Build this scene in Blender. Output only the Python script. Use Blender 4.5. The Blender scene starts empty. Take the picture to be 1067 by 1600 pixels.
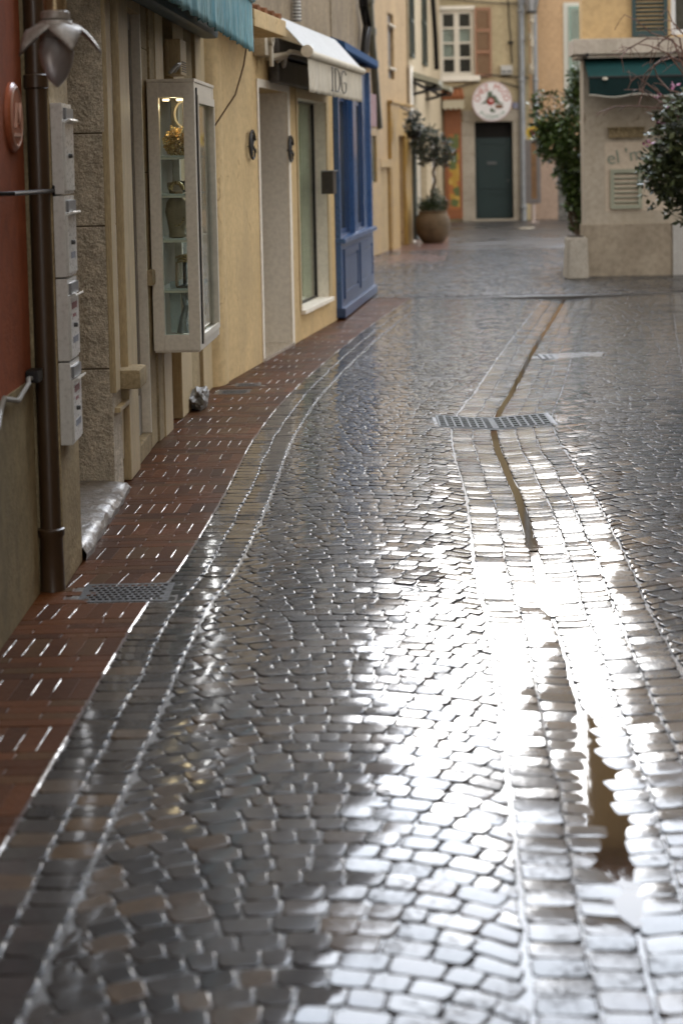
import bpy, bmesh, math, random
from mathutils import Vector, Matrix, noise
R = math.radians
random.seed(7)
S = bpy.context.scene
COL = S.collection

# ---------------------------------------------------------------- camera
CAM_F = 2700.0; CAM_H = 1.6; PITCH = R(4.2); ROLL = R(-1.2)
SHIFT = -(800 - (255 + CAM_F*math.tan(PITCH))) / 1600.0
cd = bpy.data.cameras.new("camera"); cam = bpy.data.objects.new("camera", cd); COL.objects.link(cam)
cd.sensor_fit = 'VERTICAL'; cd.sensor_height = 36; cd.sensor_width = 24
cd.lens = CAM_F/1600*36; cd.shift_y = SHIFT
cd.clip_start = 0.1; cd.clip_end = 3000
CM = Matrix.Rotation(R(90)-PITCH, 4, 'X') @ Matrix.Rotation(ROLL, 4, 'Z')
cam.matrix_world = Matrix.Translation((0, 0, CAM_H)) @ CM
cd.dof.use_dof = True; cd.dof.focus_distance = 8.6; cd.dof.aperture_fstop = 2.6
S.camera = cam
# ---------------------------------------------------------------- world, sun, exposure
SUN_AZ = R(7.0); SUN_EL = R(15.8)
w = bpy.data.worlds.new("World"); S.world = w; w.use_nodes = True
nt = w.node_tree; nt.nodes.clear()
wo = nt.nodes.new('ShaderNodeOutputWorld'); bg = nt.nodes.new('ShaderNodeBackground')
sky = nt.nodes.new('ShaderNodeTexSky'); sky.sky_type = 'NISHITA'; sky.sun_disc = False
sky.sun_elevation = SUN_EL; sky.sun_rotation = SUN_AZ
sky.air_density = 1.2; sky.dust_density = 4.0; sky.ozone_density = 1.0
tc = nt.nodes.new('ShaderNodeTexCoord'); ns = nt.nodes.new('ShaderNodeTexNoise')
ns.inputs['Scale'].default_value = 2.2; ns.inputs['Detail'].default_value = 6
cr = nt.nodes.new('ShaderNodeValToRGB')
cr.color_ramp.elements[0].position = .30; cr.color_ramp.elements[0].color = (.72, .72, .72, 1)
cr.color_ramp.elements[1].position = .62; cr.color_ramp.elements[1].color = (1, 1, 1, 1)
mx = nt.nodes.new('ShaderNodeMixRGB'); mx.inputs['Color2'].default_value = (8.0, 7.9, 7.8, 1)
nt.links.new(tc.outputs['Generated'], ns.inputs['Vector']); nt.links.new(ns.outputs['Fac'], cr.inputs['Fac'])
nt.links.new(cr.outputs['Color'], mx.inputs['Fac']); nt.links.new(sky.outputs['Color'], mx.inputs['Color1'])
# the low sun behind thin cloud: the cloud glows round it
nrm = nt.nodes.new('ShaderNodeVectorMath'); nrm.operation = 'NORMALIZE'; dt = nt.nodes.new('ShaderNodeVectorMath'); dt.operation = 'DOT_PRODUCT'
nt.links.new(tc.outputs['Generated'], nrm.inputs[0]); nt.links.new(nrm.outputs['Vector'], dt.inputs[0])
dt.inputs[1].default_value = (math.sin(SUN_AZ)*math.cos(SUN_EL), math.cos(SUN_AZ)*math.cos(SUN_EL), math.sin(SUN_EL))
gm = nt.nodes.new('ShaderNodeMapRange'); gm.inputs['From Min'].default_value = .80; gm.inputs['From Max'].default_value = 1.0; gm.inputs['To Max'].default_value = 1.0
pw = nt.nodes.new('ShaderNodeMath'); pw.operation = 'POWER'; pw.inputs[1].default_value = 2.2
gl = nt.nodes.new('ShaderNodeMixRGB'); gl.blend_type = 'ADD'; gl.inputs['Color2'].default_value = (18.5, 22.3, 28, 1)
ml = nt.nodes.new('ShaderNodeMath'); ml.operation = 'MULTIPLY'
wm = nt.nodes.new('ShaderNodeMapRange'); wm.inputs['From Min'].default_value = .55; wm.inputs['From Max'].default_value = .95; wm.inputs['To Max'].default_value = .85
nt.links.new(dt.outputs['Value'], wm.inputs['Value']); mxm = nt.nodes.new('ShaderNodeMath'); mxm.operation = 'MAXIMUM'
nt.links.new(dt.outputs['Value'], gm.inputs['Value']); nt.links.new(gm.outputs['Result'], pw.inputs[0]); nt.links.new(pw.outputs['Value'], mxm.inputs[0]); nt.links.new(wm.outputs['Result'], mxm.inputs[1]); nt.links.new(mxm.outputs['Value'], ml.inputs[0])
nt.links.new(cr.outputs['Color'], ml.inputs[1]); nt.links.new(ml.outputs['Value'], gl.inputs['Fac']); nt.links.new(mx.outputs['Color'], gl.inputs['Color1'])
nt.links.new(gl.outputs['Color'], bg.inputs['Color']); nt.links.new(bg.outputs['Background'], wo.inputs['Surface'])
bg.inputs['Strength'].default_value = 0.15
sl = bpy.data.lights.new("sun", 'SUN'); sl.energy = 0.14; sl.angle = R(10); sl.color = (1, .98, .94)
so = bpy.data.objects.new("sun", sl); COL.objects.link(so)
sd = Vector((math.sin(SUN_AZ)*math.cos(SUN_EL), math.cos(SUN_AZ)*math.cos(SUN_EL), math.sin(SUN_EL)))
so.rotation_euler = sd.to_track_quat('Z', 'Y').to_euler(); so.location = (0, 0, 30)
S.view_settings.view_transform = 'Standard'; S.view_settings.look = 'None'
S.view_settings.exposure = 1.0; S.view_settings.gamma = 1.0
S.cycles.max_bounces = 8; S.cycles.use_denoising = True
try: S.cycles.denoiser = 'OPENIMAGEDENOISE'
except Exception: pass

# ---------------------------------------------------------------- picture measurements -> places
def ray(px, py):
    d = Vector(((px-533.5)/CAM_F, -(py-800)/CAM_F + SHIFT*1600/CAM_F, -1))
    return (CM.to_3x3() @ d).normalized()
def ground(px, py, z=0.0):
    d = ray(px, py); t = (z-CAM_H)/d.z
    return Vector((d.x*t, d.y*t, z))
def at_y(px, py, y):
    d = ray(px, py); t = y/d.y
    return Vector((d.x*t, y, CAM_H+d.z*t))

# ---------------------------------------------------------------- object helpers
def tag(o, label=None, cat=None, group=None, kind=None):
    if label: o['label'] = label
    if cat: o['category'] = cat
    if group: o['group'] = group
    if kind: o['kind'] = kind
    return o
def thing(name, label, cat, loc=(0,0,0), rz=0.0, group=None):
    o = bpy.data.objects.new(name, None); COL.objects.link(o)
    o.location = loc; o.rotation_euler = (0, 0, rz); o.empty_display_size = .2
    return tag(o, label, cat, group)
class MB:
    def __init__(self): self.bm = bmesh.new()
    def box(self, x0, x1, y0, y1, z0, z1, bev=0.0, rot=None, pivot=None):
        t = bmesh.new(); bmesh.ops.create_cube(t, size=1)
        for v in t.verts:
            v.co = Vector((x0+(v.co.x+.5)*(x1-x0), y0+(v.co.y+.5)*(y1-y0), z0+(v.co.z+.5)*(z1-z0)))
        if bev > 0:
            bmesh.ops.bevel(t, geom=t.edges[:], offset=bev, segments=2, profile=.7, affect='EDGES', clamp_overlap=True)
        if rot is not None:
            pv = Vector(pivot or ((x0+x1)/2, (y0+y1)/2, (z0+z1)/2))
            for v in t.verts: v.co = rot @ (v.co-pv) + pv
        self.merge(t); return self
    def merge(self, t):
        m = bpy.data.meshes.new("tmp"); t.to_mesh(m); t.free(); self.bm.from_mesh(m); bpy.data.meshes.remove(m)
    def tube(self, pts, r, n=10, caps=True):
        pts = [Vector(p) for p in pts]; rr = r if isinstance(r, (list, tuple)) else [r]*len(pts)
        rings = []; up = None
        for i, p in enumerate(pts):
            d = (pts[min(i+1, len(pts)-1)] - pts[max(i-1, 0)])
            if d.length < 1e-9: d = Vector((0, 0, 1))
            d.normalize()
            if up is None: up = Vector((0, 0, 1)) if abs(d.z) < .9 else Vector((1, 0, 0))
            a = d.cross(up)
            if a.length < 1e-4: a = d.cross(Vector((0, 1, 0)))
            a.normalize(); b = a.cross(d).normalized(); up = b
            rings.append([self.bm.verts.new(p + (a*math.cos(2*math.pi*k/n) + b*math.sin(2*math.pi*k/n))*rr[i]) for k in range(n)])
        for i in range(len(rings)-1):
            for k in range(n):
                self.bm.faces.new((rings[i][k], rings[i][(k+1) % n], rings[i+1][(k+1) % n], rings[i+1][k]))
        if caps:
            self.bm.faces.new(rings[0][::-1]); self.bm.faces.new(rings[-1])
        return self
    def lathe(self, prof, c=(0,0,0), n=24, axis='z', amp=None, caps=True):
        rings = []
        for (r, h) in prof:
            ring = []
            for k in range(n):
                a = 2*math.pi*k/n; q = r*(1+(amp(a, h) if amp else 0))
                v = Vector((q*math.cos(a), q*math.sin(a), h))
                if axis == 'y': v = Vector((v.x, v.z, v.y))
                if axis == 'x': v = Vector((v.z, v.x, v.y))
                ring.append(self.bm.verts.new(v+Vector(c)))
            rings.append(ring)
        for i in range(len(rings)-1):
            for k in range(n):
                self.bm.faces.new((rings[i][k], rings[i][(k+1) % n], rings[i+1][(k+1) % n], rings[i+1][k]))
        if caps and prof[0][0] > 1e-6: self.bm.faces.new(rings[0][::-1])
        if caps and prof[-1][0] > 1e-6: self.bm.faces.new(rings[-1])
        return self
    def prism(self, poly, a0, a1, axis='x'):
        """poly = 2-D outline; axis x: (y,z) swept in x; axis y: (x,z) swept in y; axis z: (x,y) swept in z"""
        def P(u, v, a):
            return {'x': (a, u, v), 'y': (u, a, v), 'z': (u, v, a)}[axis]
        A = [self.bm.verts.new(P(u, v, a0)) for u, v in poly]; B = [self.bm.verts.new(P(u, v, a1)) for u, v in poly]
        n = len(poly)
        for i in range(n): self.bm.faces.new((A[i], A[(i+1) % n], B[(i+1) % n], B[i]))
        self.bm.faces.new(A[::-1]); self.bm.faces.new(B); return self
    def quad(self, a, b, c, d):
        self.bm.faces.new([self.bm.verts.new(p) for p in (a, b, c, d)]); return self
    def plate(self, x0, x1, z0, z1, y0, y1, holes=(), axis='y'):
        """slab between y0 and y1 with rectangular openings (s0,s1,z0,z1); axis 'z' lays it flat"""
        xs = sorted({x0, x1} | {min(max(h[i], x0), x1) for h in holes for i in (0, 1)})
        zs = sorted({z0, z1} | {min(max(h[i], z0), z1) for h in holes for i in (2, 3)})
        solid = lambda i, j: (0 <= i < len(xs)-1 and 0 <= j < len(zs)-1 and
            not any(h[0]-1e-6 <= (xs[i]+xs[i+1])/2 <= h[1]+1e-6 and h[2]-1e-6 <= (zs[j]+zs[j+1])/2 <= h[3]+1e-6 for h in holes))
        cache = {}
        def V(i, j, f):
            k = (i, j, f)
            if k not in cache:
                y = y1 if f else y0
                cache[k] = self.bm.verts.new((xs[i], y, zs[j]) if axis == 'y' else (xs[i], zs[j], y))
            return cache[k]
        for i in range(len(xs)-1):
            for j in range(len(zs)-1):
                if not solid(i, j): continue
                F = self.bm.faces.new
                F((V(i,j,0), V(i+1,j,0), V(i+1,j+1,0), V(i,j+1,0)))
                F((V(i,j+1,1), V(i+1,j+1,1), V(i+1,j,1), V(i,j,1)))
                if not solid(i-1, j): F((V(i,j,0), V(i,j+1,0), V(i,j+1,1), V(i,j,1)))
                if not solid(i+1, j): F((V(i+1,j,1), V(i+1,j+1,1), V(i+1,j+1,0), V(i+1,j,0)))
                if not solid(i, j-1): F((V(i,j,1), V(i+1,j,1), V(i+1,j,0), V(i,j,0)))
                if not solid(i, j+1): F((V(i,j+1,0), V(i+1,j+1,0), V(i+1,j+1,1), V(i,j+1,1)))
        return self
    def build(self, name, mat, parent=None, smooth=False, loc=None, rot=None):
        bmesh.ops.recalc_face_normals(self.bm, faces=self.bm.faces[:])
        m = bpy.data.meshes.new(name); self.bm.to_mesh(m); self.bm.free()
        if smooth:
            for p in m.polygons: p.use_smooth = True
            try: m.set_sharp_from_angle(angle=R(38))
            except Exception: pass
        if mat: m.materials.append(mat)
        o = bpy.data.objects.new(name, m); COL.objects.link(o)
        if parent: o.parent = parent
        if loc: o.location = loc
        if rot: o.rotation_euler = rot
        return o
def dup(root, loc=None, rz=None, label=None, group=None):
    r = root.copy(); COL.objects.link(r)
    if loc is not None: r.location = loc
    if rz is not None: r.rotation_euler = (0, 0, rz)
    if label: r['label'] = label
    if group: r['group'] = group
    for ch in list(root.children):
        c = ch.copy(); COL.objects.link(c); c.parent = r
        for g in list(ch.children):
            d = g.copy(); COL.objects.link(d); d.parent = c
    return r
class Frame:
    """a wall line on the ground: local x along it, local y into the building, z up"""
    def __init__(self, p0, p1):
        self.p0 = Vector((p0[0], p0[1], 0)); d = Vector((p1[0]-p0[0], p1[1]-p0[1], 0)); self.L = d.length
        self.rz = math.atan2(d.y, d.x); self.inv = Matrix.Rotation(-self.rz, 3, 'Z'); self.fw = Matrix.Rotation(self.rz, 3, 'Z')
    def hit(self, px, py, off=0.0):
        o = self.inv @ (Vector((0, 0, CAM_H)) - self.p0); d = self.inv @ ray(px, py)
        t = (off-o.y)/d.y; return (o.x+d.x*t, o.z+d.z*t)
    def s(self, px, py=400, off=0.0): return self.hit(px, py, off)[0]
    def z(self, px, py, off=0.0): return self.hit(px, py, off)[1]
    def world(self, s, off=0.0, z=0.0): return self.p0 + self.fw @ Vector((s, off, 0)) + Vector((0, 0, z))
def text_mesh(txt, size, depth=.004, font_scale_x=1.0):
    cu = bpy.data.curves.new("txt", 'FONT'); cu.body = txt; cu.size = size; cu.extrude = depth/2
    cu.align_x = 'CENTER'; cu.align_y = 'CENTER'; cu.resolution_u = 3
    o = bpy.data.objects.new("txt", cu); COL.objects.link(o)
    dg = bpy.context.evaluated_depsgraph_get(); dg.update()
    m = bpy.data.meshes.new_from_object(o.evaluated_get(dg)); bpy.data.objects.remove(o); bpy.data.curves.remove(cu)
    return m
def text_into(mb, txt, size, M, depth=.004):
    m = text_mesh(txt, size, depth); m.transform(M); mb.bm.from_mesh(m); bpy.data.meshes.remove(m)

# ---------------------------------------------------------------- materials
MATS = {}
def mat(name, col, rough=.6, metal=0.0, var=0.0, scale=6.0, bump=0.0, bscale=40.0, col2=None, coat=0.0, stain=None,
        spec=.5, coat_rough=.1, stretch=(1,1,1), bdist=.01, trans=0.0, crack=0):
    if name in MATS: return MATS[name]
    m = bpy.data.materials.new(name); m.use_nodes = True; N = m.node_tree.nodes; Lk = m.node_tree.links
    b = N['Principled BSDF']; MATS[name] = m
    b.inputs['Roughness'].default_value = rough; b.inputs['Metallic'].default_value = metal
    b.inputs['Specular IOR Level'].default_value = spec if rough < .7 else .12
    b.inputs['Coat Weight'].default_value = coat; b.inputs['Coat Roughness'].default_value = coat_rough
    b.inputs['Transmission Weight'].default_value = trans
    tcn = N.new('ShaderNodeTexCoord'); mp = N.new('ShaderNodeMapping'); mp.inputs['Scale'].default_value = stretch
    Lk.new(tcn.outputs['Object'], mp.inputs['Vector'])
    c4 = lambda c: (c[0], c[1], c[2], 1)
    out = None
    if col2 is None: col2 = tuple(min(1, max(0, c*(1-var))) for c in col)
    n1 = N.new('ShaderNodeTexNoise'); n1.inputs['Scale'].default_value = scale; n1.inputs['Detail'].default_value = 8
    n1.inputs['Roughness'].default_value = .62; Lk.new(mp.outputs['Vector'], n1.inputs['Vector'])
    r1 = N.new('ShaderNodeValToRGB'); r1.color_ramp.elements[0].position = .36; r1.color_ramp.elements[1].position = .64
    r1.color_ramp.elements[0].color = c4(col2); r1.color_ramp.elements[1].color = c4(col)
    Lk.new(n1.outputs['Fac'], r1.inputs['Fac']); out = r1.outputs['Color']
    n2 = N.new('ShaderNodeTexNoise'); n2.inputs['Scale'].default_value = scale*9; n2.inputs['Detail'].default_value = 5
    Lk.new(mp.outputs['Vector'], n2.inputs['Vector'])
    m2 = N.new('ShaderNodeMixRGB'); m2.blend_type = 'MULTIPLY'; m2.inputs['Fac'].default_value = min(.6, var*1.2+.12)
    Lk.new(out, m2.inputs['Color1']); 
    r2 = N.new('ShaderNodeValToRGB'); r2.color_ramp.elements[0].position = .35; r2.color_ramp.elements[0].color = (.45, .42, .38, 1)
    r2.color_ramp.elements[1].position = .6; r2.color_ramp.elements[1].color = (1, 1, 1, 1)
    Lk.new(n2.outputs['Fac'], r2.inputs['Fac']); Lk.new(r2.outputs['Color'], m2.inputs['Color2']); out = m2.outputs['Color']
    if stain:   # (colour, scale, low, high): weathering blotches, drawn out downwards
        n3 = N.new('ShaderNodeTexNoise'); n3.inputs['Scale'].default_value = stain[1]; n3.inputs['Detail'].default_value = 9
        n3.inputs['Roughness'].default_value = .7
        mp3 = N.new('ShaderNodeMapping'); mp3.inputs['Scale'].default_value = (1.6, 1.6, .45); mp3.inputs['Location'].default_value = (3.1, 7.7, 1.3)
        Lk.new(tcn.outputs['Object'], mp3.inputs['Vector']); Lk.new(mp3.outputs['Vector'], n3.inputs['Vector'])
        r3 = N.new('ShaderNodeValToRGB'); r3.color_ramp.elements[0].position = stain[2]; r3.color_ramp.elements[1].position = stain[3]
        r3.color_ramp.elements[0].color = (0, 0, 0, 1); r3.color_ramp.elements[1].color = (.8, .8, .8, 1)
        Lk.new(n3.outputs['Fac'], r3.inputs['Fac'])
        m3 = N.new('ShaderNodeMixRGB'); m3.inputs['Color2'].default_value = c4(stain[0])
        Lk.new(r3.outputs['Color'], m3.inputs['Fac']); Lk.new(out, m3.inputs['Color1']); out = m3.outputs['Color']
    if crack:   # hairline cracks in old render
        dn = N.new('ShaderNodeTexNoise'); dn.inputs['Scale'].default_value = 3.5; dn.inputs['Detail'].default_value = 5; Lk.new(tcn.outputs['Object'], dn.inputs['Vector'])
        dm = N.new('ShaderNodeMixRGB'); dm.blend_type = 'ADD'; dm.inputs['Fac'].default_value = .45; Lk.new(tcn.outputs['Object'], dm.inputs['Color1']); Lk.new(dn.outputs['Color'], dm.inputs['Color2'])
        vo = N.new('ShaderNodeTexVoronoi'); vo.feature = 'DISTANCE_TO_EDGE'; vo.inputs['Scale'].default_value = crack; Lk.new(dm.outputs['Color'], vo.inputs['Vector'])
        rc = N.new('ShaderNodeValToRGB'); rc.color_ramp.elements[0].position = 0; rc.color_ramp.elements[0].color = (.55, .5, .45, 1); rc.color_ramp.elements[1].position = .012; rc.color_ramp.elements[1].color = (1, 1, 1, 1)
        Lk.new(vo.outputs['Distance'], rc.inputs['Fac']); mk = N.new('ShaderNodeMixRGB'); mk.blend_type = 'MULTIPLY'
        mq = N.new('ShaderNodeMapRange'); mq.inputs['From Min'].default_value = .5; mq.inputs['From Max'].default_value = .6; Lk.new(n1.outputs['Fac'], mq.inputs['Value']); Lk.new(mq.outputs['Result'], mk.inputs['Fac'])
        Lk.new(out, mk.inputs['Color1']); Lk.new(rc.outputs['Color'], mk.inputs['Color2']); out = mk.outputs['Color']
    Lk.new(out, b.inputs['Base Color'])
    if rough < .95:
        mr = N.new('ShaderNodeMapRange'); mr.inputs['To Min'].default_value = max(0, rough-.12*(rough > .15)); mr.inputs['To Max'].default_value = min(1, rough+.12)
        Lk.new(n2.outputs['Fac'], mr.inputs['Value']); Lk.new(mr.outputs['Result'], b.inputs['Roughness'])
    if bump > 0:
        n4 = N.new('ShaderNodeTexNoise'); n4.inputs['Scale'].default_value = bscale; n4.inputs['Detail'].default_value = 7
        Lk.new(mp.outputs['Vector'], n4.inputs['Vector'])
        ad = N.new('ShaderNodeMath'); ad.operation = 'ADD'; Lk.new(n4.outputs['Fac'], ad.inputs[0]); Lk.new(n1.outputs['Fac'], ad.inputs[1])
        bp = N.new('ShaderNodeBump'); bp.inputs['Strength'].default_value = bump; bp.inputs['Distance'].default_value = bdist
        Lk.new(ad.outputs['Value'], bp.inputs['Height']); Lk.new(bp.outputs['Normal'], b.inputs['Normal'])
    return m
def glass(name, tint=(.9, .95, .93), rough=.01, spec=.5):
    if name in MATS: return MATS[name]
    m = bpy.data.materials.new(name); m.use_nodes = True; N = m.node_tree.nodes; Lk = m.node_tree.links; N.clear()
    o = N.new('ShaderNodeOutputMaterial'); t = N.new('ShaderNodeBsdfTransparent'); g = N.new('ShaderNodeBsdfGlossy')
    t.inputs['Color'].default_value = (*tint, 1); g.inputs['Roughness'].default_value = rough
    f = N.new('ShaderNodeFresnel'); gb = N.new('ShaderNodeNewGeometry'); io = N.new('ShaderNodeMath'); io.operation = 'MULTIPLY_ADD'; io.inputs[1].default_value = -.8333; io.inputs[2].default_value = 1.5
    Lk.new(gb.outputs['Backfacing'], io.inputs[0]); Lk.new(io.outputs['Value'], f.inputs['IOR'])
    n = N.new('ShaderNodeTexNoise'); n.inputs['Scale'].default_value = 3; bp = N.new('ShaderNodeBump'); bp.inputs['Strength'].default_value = .03
    Lk.new(n.outputs['Fac'], bp.inputs['Height']); Lk.new(bp.outputs['Normal'], g.inputs['Normal'])
    x = N.new('ShaderNodeMixShader'); Lk.new(f.outputs['Fac'], x.inputs['Fac']); Lk.new(t.outputs['BSDF'], x.inputs[1]); Lk.new(g.outputs['BSDF'], x.inputs[2])
    Lk.new(x.outputs['Shader'], o.inputs['Surface']); MATS[name] = m; return m
def leaf_mat(name, c1, c2, rough=.35):
    if name in MATS: return MATS[name]
    m = bpy.data.materials.new(name); m.use_nodes = True; N = m.node_tree.nodes; Lk = m.node_tree.links
    b = N['Principled BSDF']; b.inputs['Roughness'].default_value = rough
    g = N.new('ShaderNodeNewGeometry'); r = N.new('ShaderNodeValToRGB')
    r.color_ramp.elements[0].color = (*c1, 1); r.color_ramp.elements[1].color = (*c2, 1)
    Lk.new(g.outputs['Random Per Island'], r.inputs['Fac']); Lk.new(r.outputs['Color'], b.inputs['Base Color'])
    b.inputs['Transmission Weight'].default_value = 0
    b.inputs['Subsurface Weight'].default_value = 0.0
    MATS[name] = m; return m

def stone_set(name, dark, light, warm, coat_lo=.03, coat_hi=.17, coat=1.0, tone2=None):
    """wet stone units: each unit has its own tone (attribute 'tone'); a patchy film of water lies on it"""
    m = bpy.data.materials.new(name); m.use_nodes = True; N = m.node_tree.nodes; Lk = m.node_tree.links
    b = N['Principled BSDF']; tcn = N.new('ShaderNodeTexCoord'); at = N.new('ShaderNodeAttribute'); at.attribute_name = 'tone'
    r = N.new('ShaderNodeValToRGB'); e = r.color_ramp.elements; e[0].color = (*dark, 1); e[0].position = 0.1
    e[1].color = (*light, 1); e[1].position = .75
    x = e.new(.92); x.color = (*warm, 1)
    Lk.new(at.outputs['Fac'], r.inputs['Fac'])
    n = N.new('ShaderNodeTexNoise'); n.inputs['Scale'].default_value = 55; n.inputs['Detail'].default_value = 6; n.inputs['Roughness'].default_value = .7
    Lk.new(tcn.outputs['Object'], n.inputs['Vector'])
    mm = N.new('ShaderNodeMixRGB'); mm.blend_type = 'OVERLAY'; mm.inputs['Fac'].default_value = .55
    Lk.new(r.outputs['Color'], mm.inputs['Color1']); Lk.new(n.outputs['Fac'], mm.inputs['Color2'])
    big = N.new('ShaderNodeTexNoise'); big.inputs['Scale'].default_value = 1.3; big.inputs['Detail'].default_value = 5
    Lk.new(tcn.outputs['Object'], big.inputs['Vector'])
    mb2 = N.new('ShaderNodeMixRGB'); mb2.blend_type = 'MULTIPLY'; mb2.inputs['Fac'].default_value = .6
    rb = N.new('ShaderNodeValToRGB'); rb.color_ramp.elements[0].position = .35; rb.color_ramp.elements[0].color = (.5, .48, .46, 1); rb.color_ramp.elements[1].position = .65
    Lk.new(big.outputs['Fac'], rb.inputs['Fac']); Lk.new(mm.outputs['Color'], mb2.inputs['Color1']); Lk.new(rb.outputs['Color'], mb2.inputs['Color2'])
    Lk.new(mb2.outputs['Color'], b.inputs['Base Color'])
    b.inputs['Roughness'].default_value = .5; b.inputs['Specular IOR Level'].default_value = .05; b.inputs['Coat Weight'].default_value = coat; b.inputs['Coat IOR'].default_value = 1.4
    film = N.new('ShaderNodeTexNoise'); film.inputs['Scale'].default_value = 2.6; film.inputs['Detail'].default_value = 7; film.inputs['Roughness'].default_value = .65
    Lk.new(tcn.outputs['Object'], film.inputs['Vector'])
    mr = N.new('ShaderNodeMapRange'); mr.inputs['From Min'].default_value = .35; mr.inputs['From Max'].default_value = .68
    mr.inputs['To Min'].default_value = coat_lo; mr.inputs['To Max'].default_value = coat_hi
    Lk.new(film.outputs['Fac'], mr.inputs['Value']); Lk.new(mr.outputs['Result'], b.inputs['Coat Roughness'])
    bn = N.new('ShaderNodeTexNoise'); bn.inputs['Scale'].default_value = 38; bn.inputs['Detail'].default_value = 4
    Lk.new(tcn.outputs['Object'], bn.inputs['Vector'])
    bp = N.new('ShaderNodeBump'); bp.inputs['Strength'].default_value = .35; bp.inputs['Distance'].default_value = .0035
    Lk.new(bn.outputs['Fac'], bp.inputs['Height']); Lk.new(bp.outputs['Normal'], b.inputs['Normal'])
    bp2 = N.new('ShaderNodeBump'); bp2.inputs['Strength'].default_value = .15; bp2.inputs['Distance'].default_value = .0025
    bn2 = N.new('ShaderNodeTexNoise'); bn2.inputs['Scale'].default_value = 24; bn2.inputs['Detail'].default_value = 2
    Lk.new(tcn.outputs['Object'], bn2.inputs['Vector']); Lk.new(bn2.outputs['Fac'], bp2.inputs['Height'])
    Lk.new(bp2.outputs['Normal'], b.inputs['Coat Normal'])
    # the film is broken up by the grain of the stone
    fg = N.new('ShaderNodeTexNoise'); fg.inputs['Scale'].default_value = 70; fg.inputs['Detail'].default_value = 5; fg.inputs['Roughness'].default_value = .7
    Lk.new(tcn.outputs['Object'], fg.inputs['Vector'])
    su = N.new('ShaderNodeMath'); su.operation = 'SUBTRACT'; Lk.new(fg.outputs['Fac'], su.inputs[0])
    fm = N.new('ShaderNodeMath'); fm.operation = 'MULTIPLY_ADD'; fm.inputs[1].default_value = 1.5; fm.inputs[2].default_value = -.82
    Lk.new(film.outputs['Fac'], fm.inputs[0]); Lk.new(fm.outputs['Value'], su.inputs[1])
    mw_ = N.new('ShaderNodeMapRange'); mw_.inputs['From Min'].default_value = .36; mw_.inputs['From Max'].default_value = .52
    mw_.inputs['To Min'].default_value = coat*.25; mw_.inputs['To Max'].default_value = coat
    Lk.new(su.outputs['Value'], mw_.inputs['Value']); Lk.new(mw_.outputs['Result'], b.inputs['Coat Weight'])
    MATS[name] = m; return m

# ================================================================ the ground
def curve(pts):
    pts = sorted(pts, key=lambda p: p[1])
    def f(Y):
        n = len(pts)
        if Y <= pts[0][1]: i = 0
        elif Y >= pts[-1][1]: i = n-2
        else: i = max(k for k in range(n-1) if pts[k][1] <= Y)
        a, b = pts[i], pts[i+1]; h = b[1]-a[1]; t = (Y-a[1])/h
        def sl(k):
            if k == 0: return (pts[1][0]-pts[0][0])/(pts[1][1]-pts[0][1])
            if k == n-1: return (pts[-1][0]-pts[-2][0])/(pts[-1][1]-pts[-2][1])
            return (pts[k+1][0]-pts[k-1][0])/(pts[k+1][1]-pts[k-1][1])
        if t < 0: return a[0]+sl(0)*(Y-a[1])
        if t > 1: return b[0]+sl(n-1)*(Y-b[1])
        m0, m1 = sl(i)*h, sl(i+1)*h
        return (2*t**3-3*t*t+1)*a[0]+(t**3-2*t*t+t)*m0+(-2*t**3+3*t*t)*b[0]+(t**3-t*t)*m1
    return f
gp = lambda px, py: (ground(px, py).x, ground(px, py).y)
kerb_x = curve([gp(*p) for p in ((0,1330),(100,1160),(225,950),(278,890),(345,782),(400,680),(460,608),(560,522),(620,480))])
gut_x = curve([gp(*p) for p in ((1040,1600),(951,1250),(882,1000),(850,900),(812,770),(771,657),(800,600),(835,535),(870,480))])
wid_x = lambda Y: gut_x(Y)-kerb_x(Y)
right_x = lambda Y: gut_x(Y)+1.36
Y_END = ground(800, 463).y
def rise(x, Y):
    t = abs(x-gut_x(Y)); z = -.052 + .07*min(t, .38) + .020*max(0, min(t-.38, 1.1))
    z += .004*noise.noise(Vector((x*.9, Y*.55, 2.0)))
    z -= .004*math.exp(-((Y-4.4)/.75)**2)*max(0, 1-t/.35)
    return z
tone_data = {}
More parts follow.
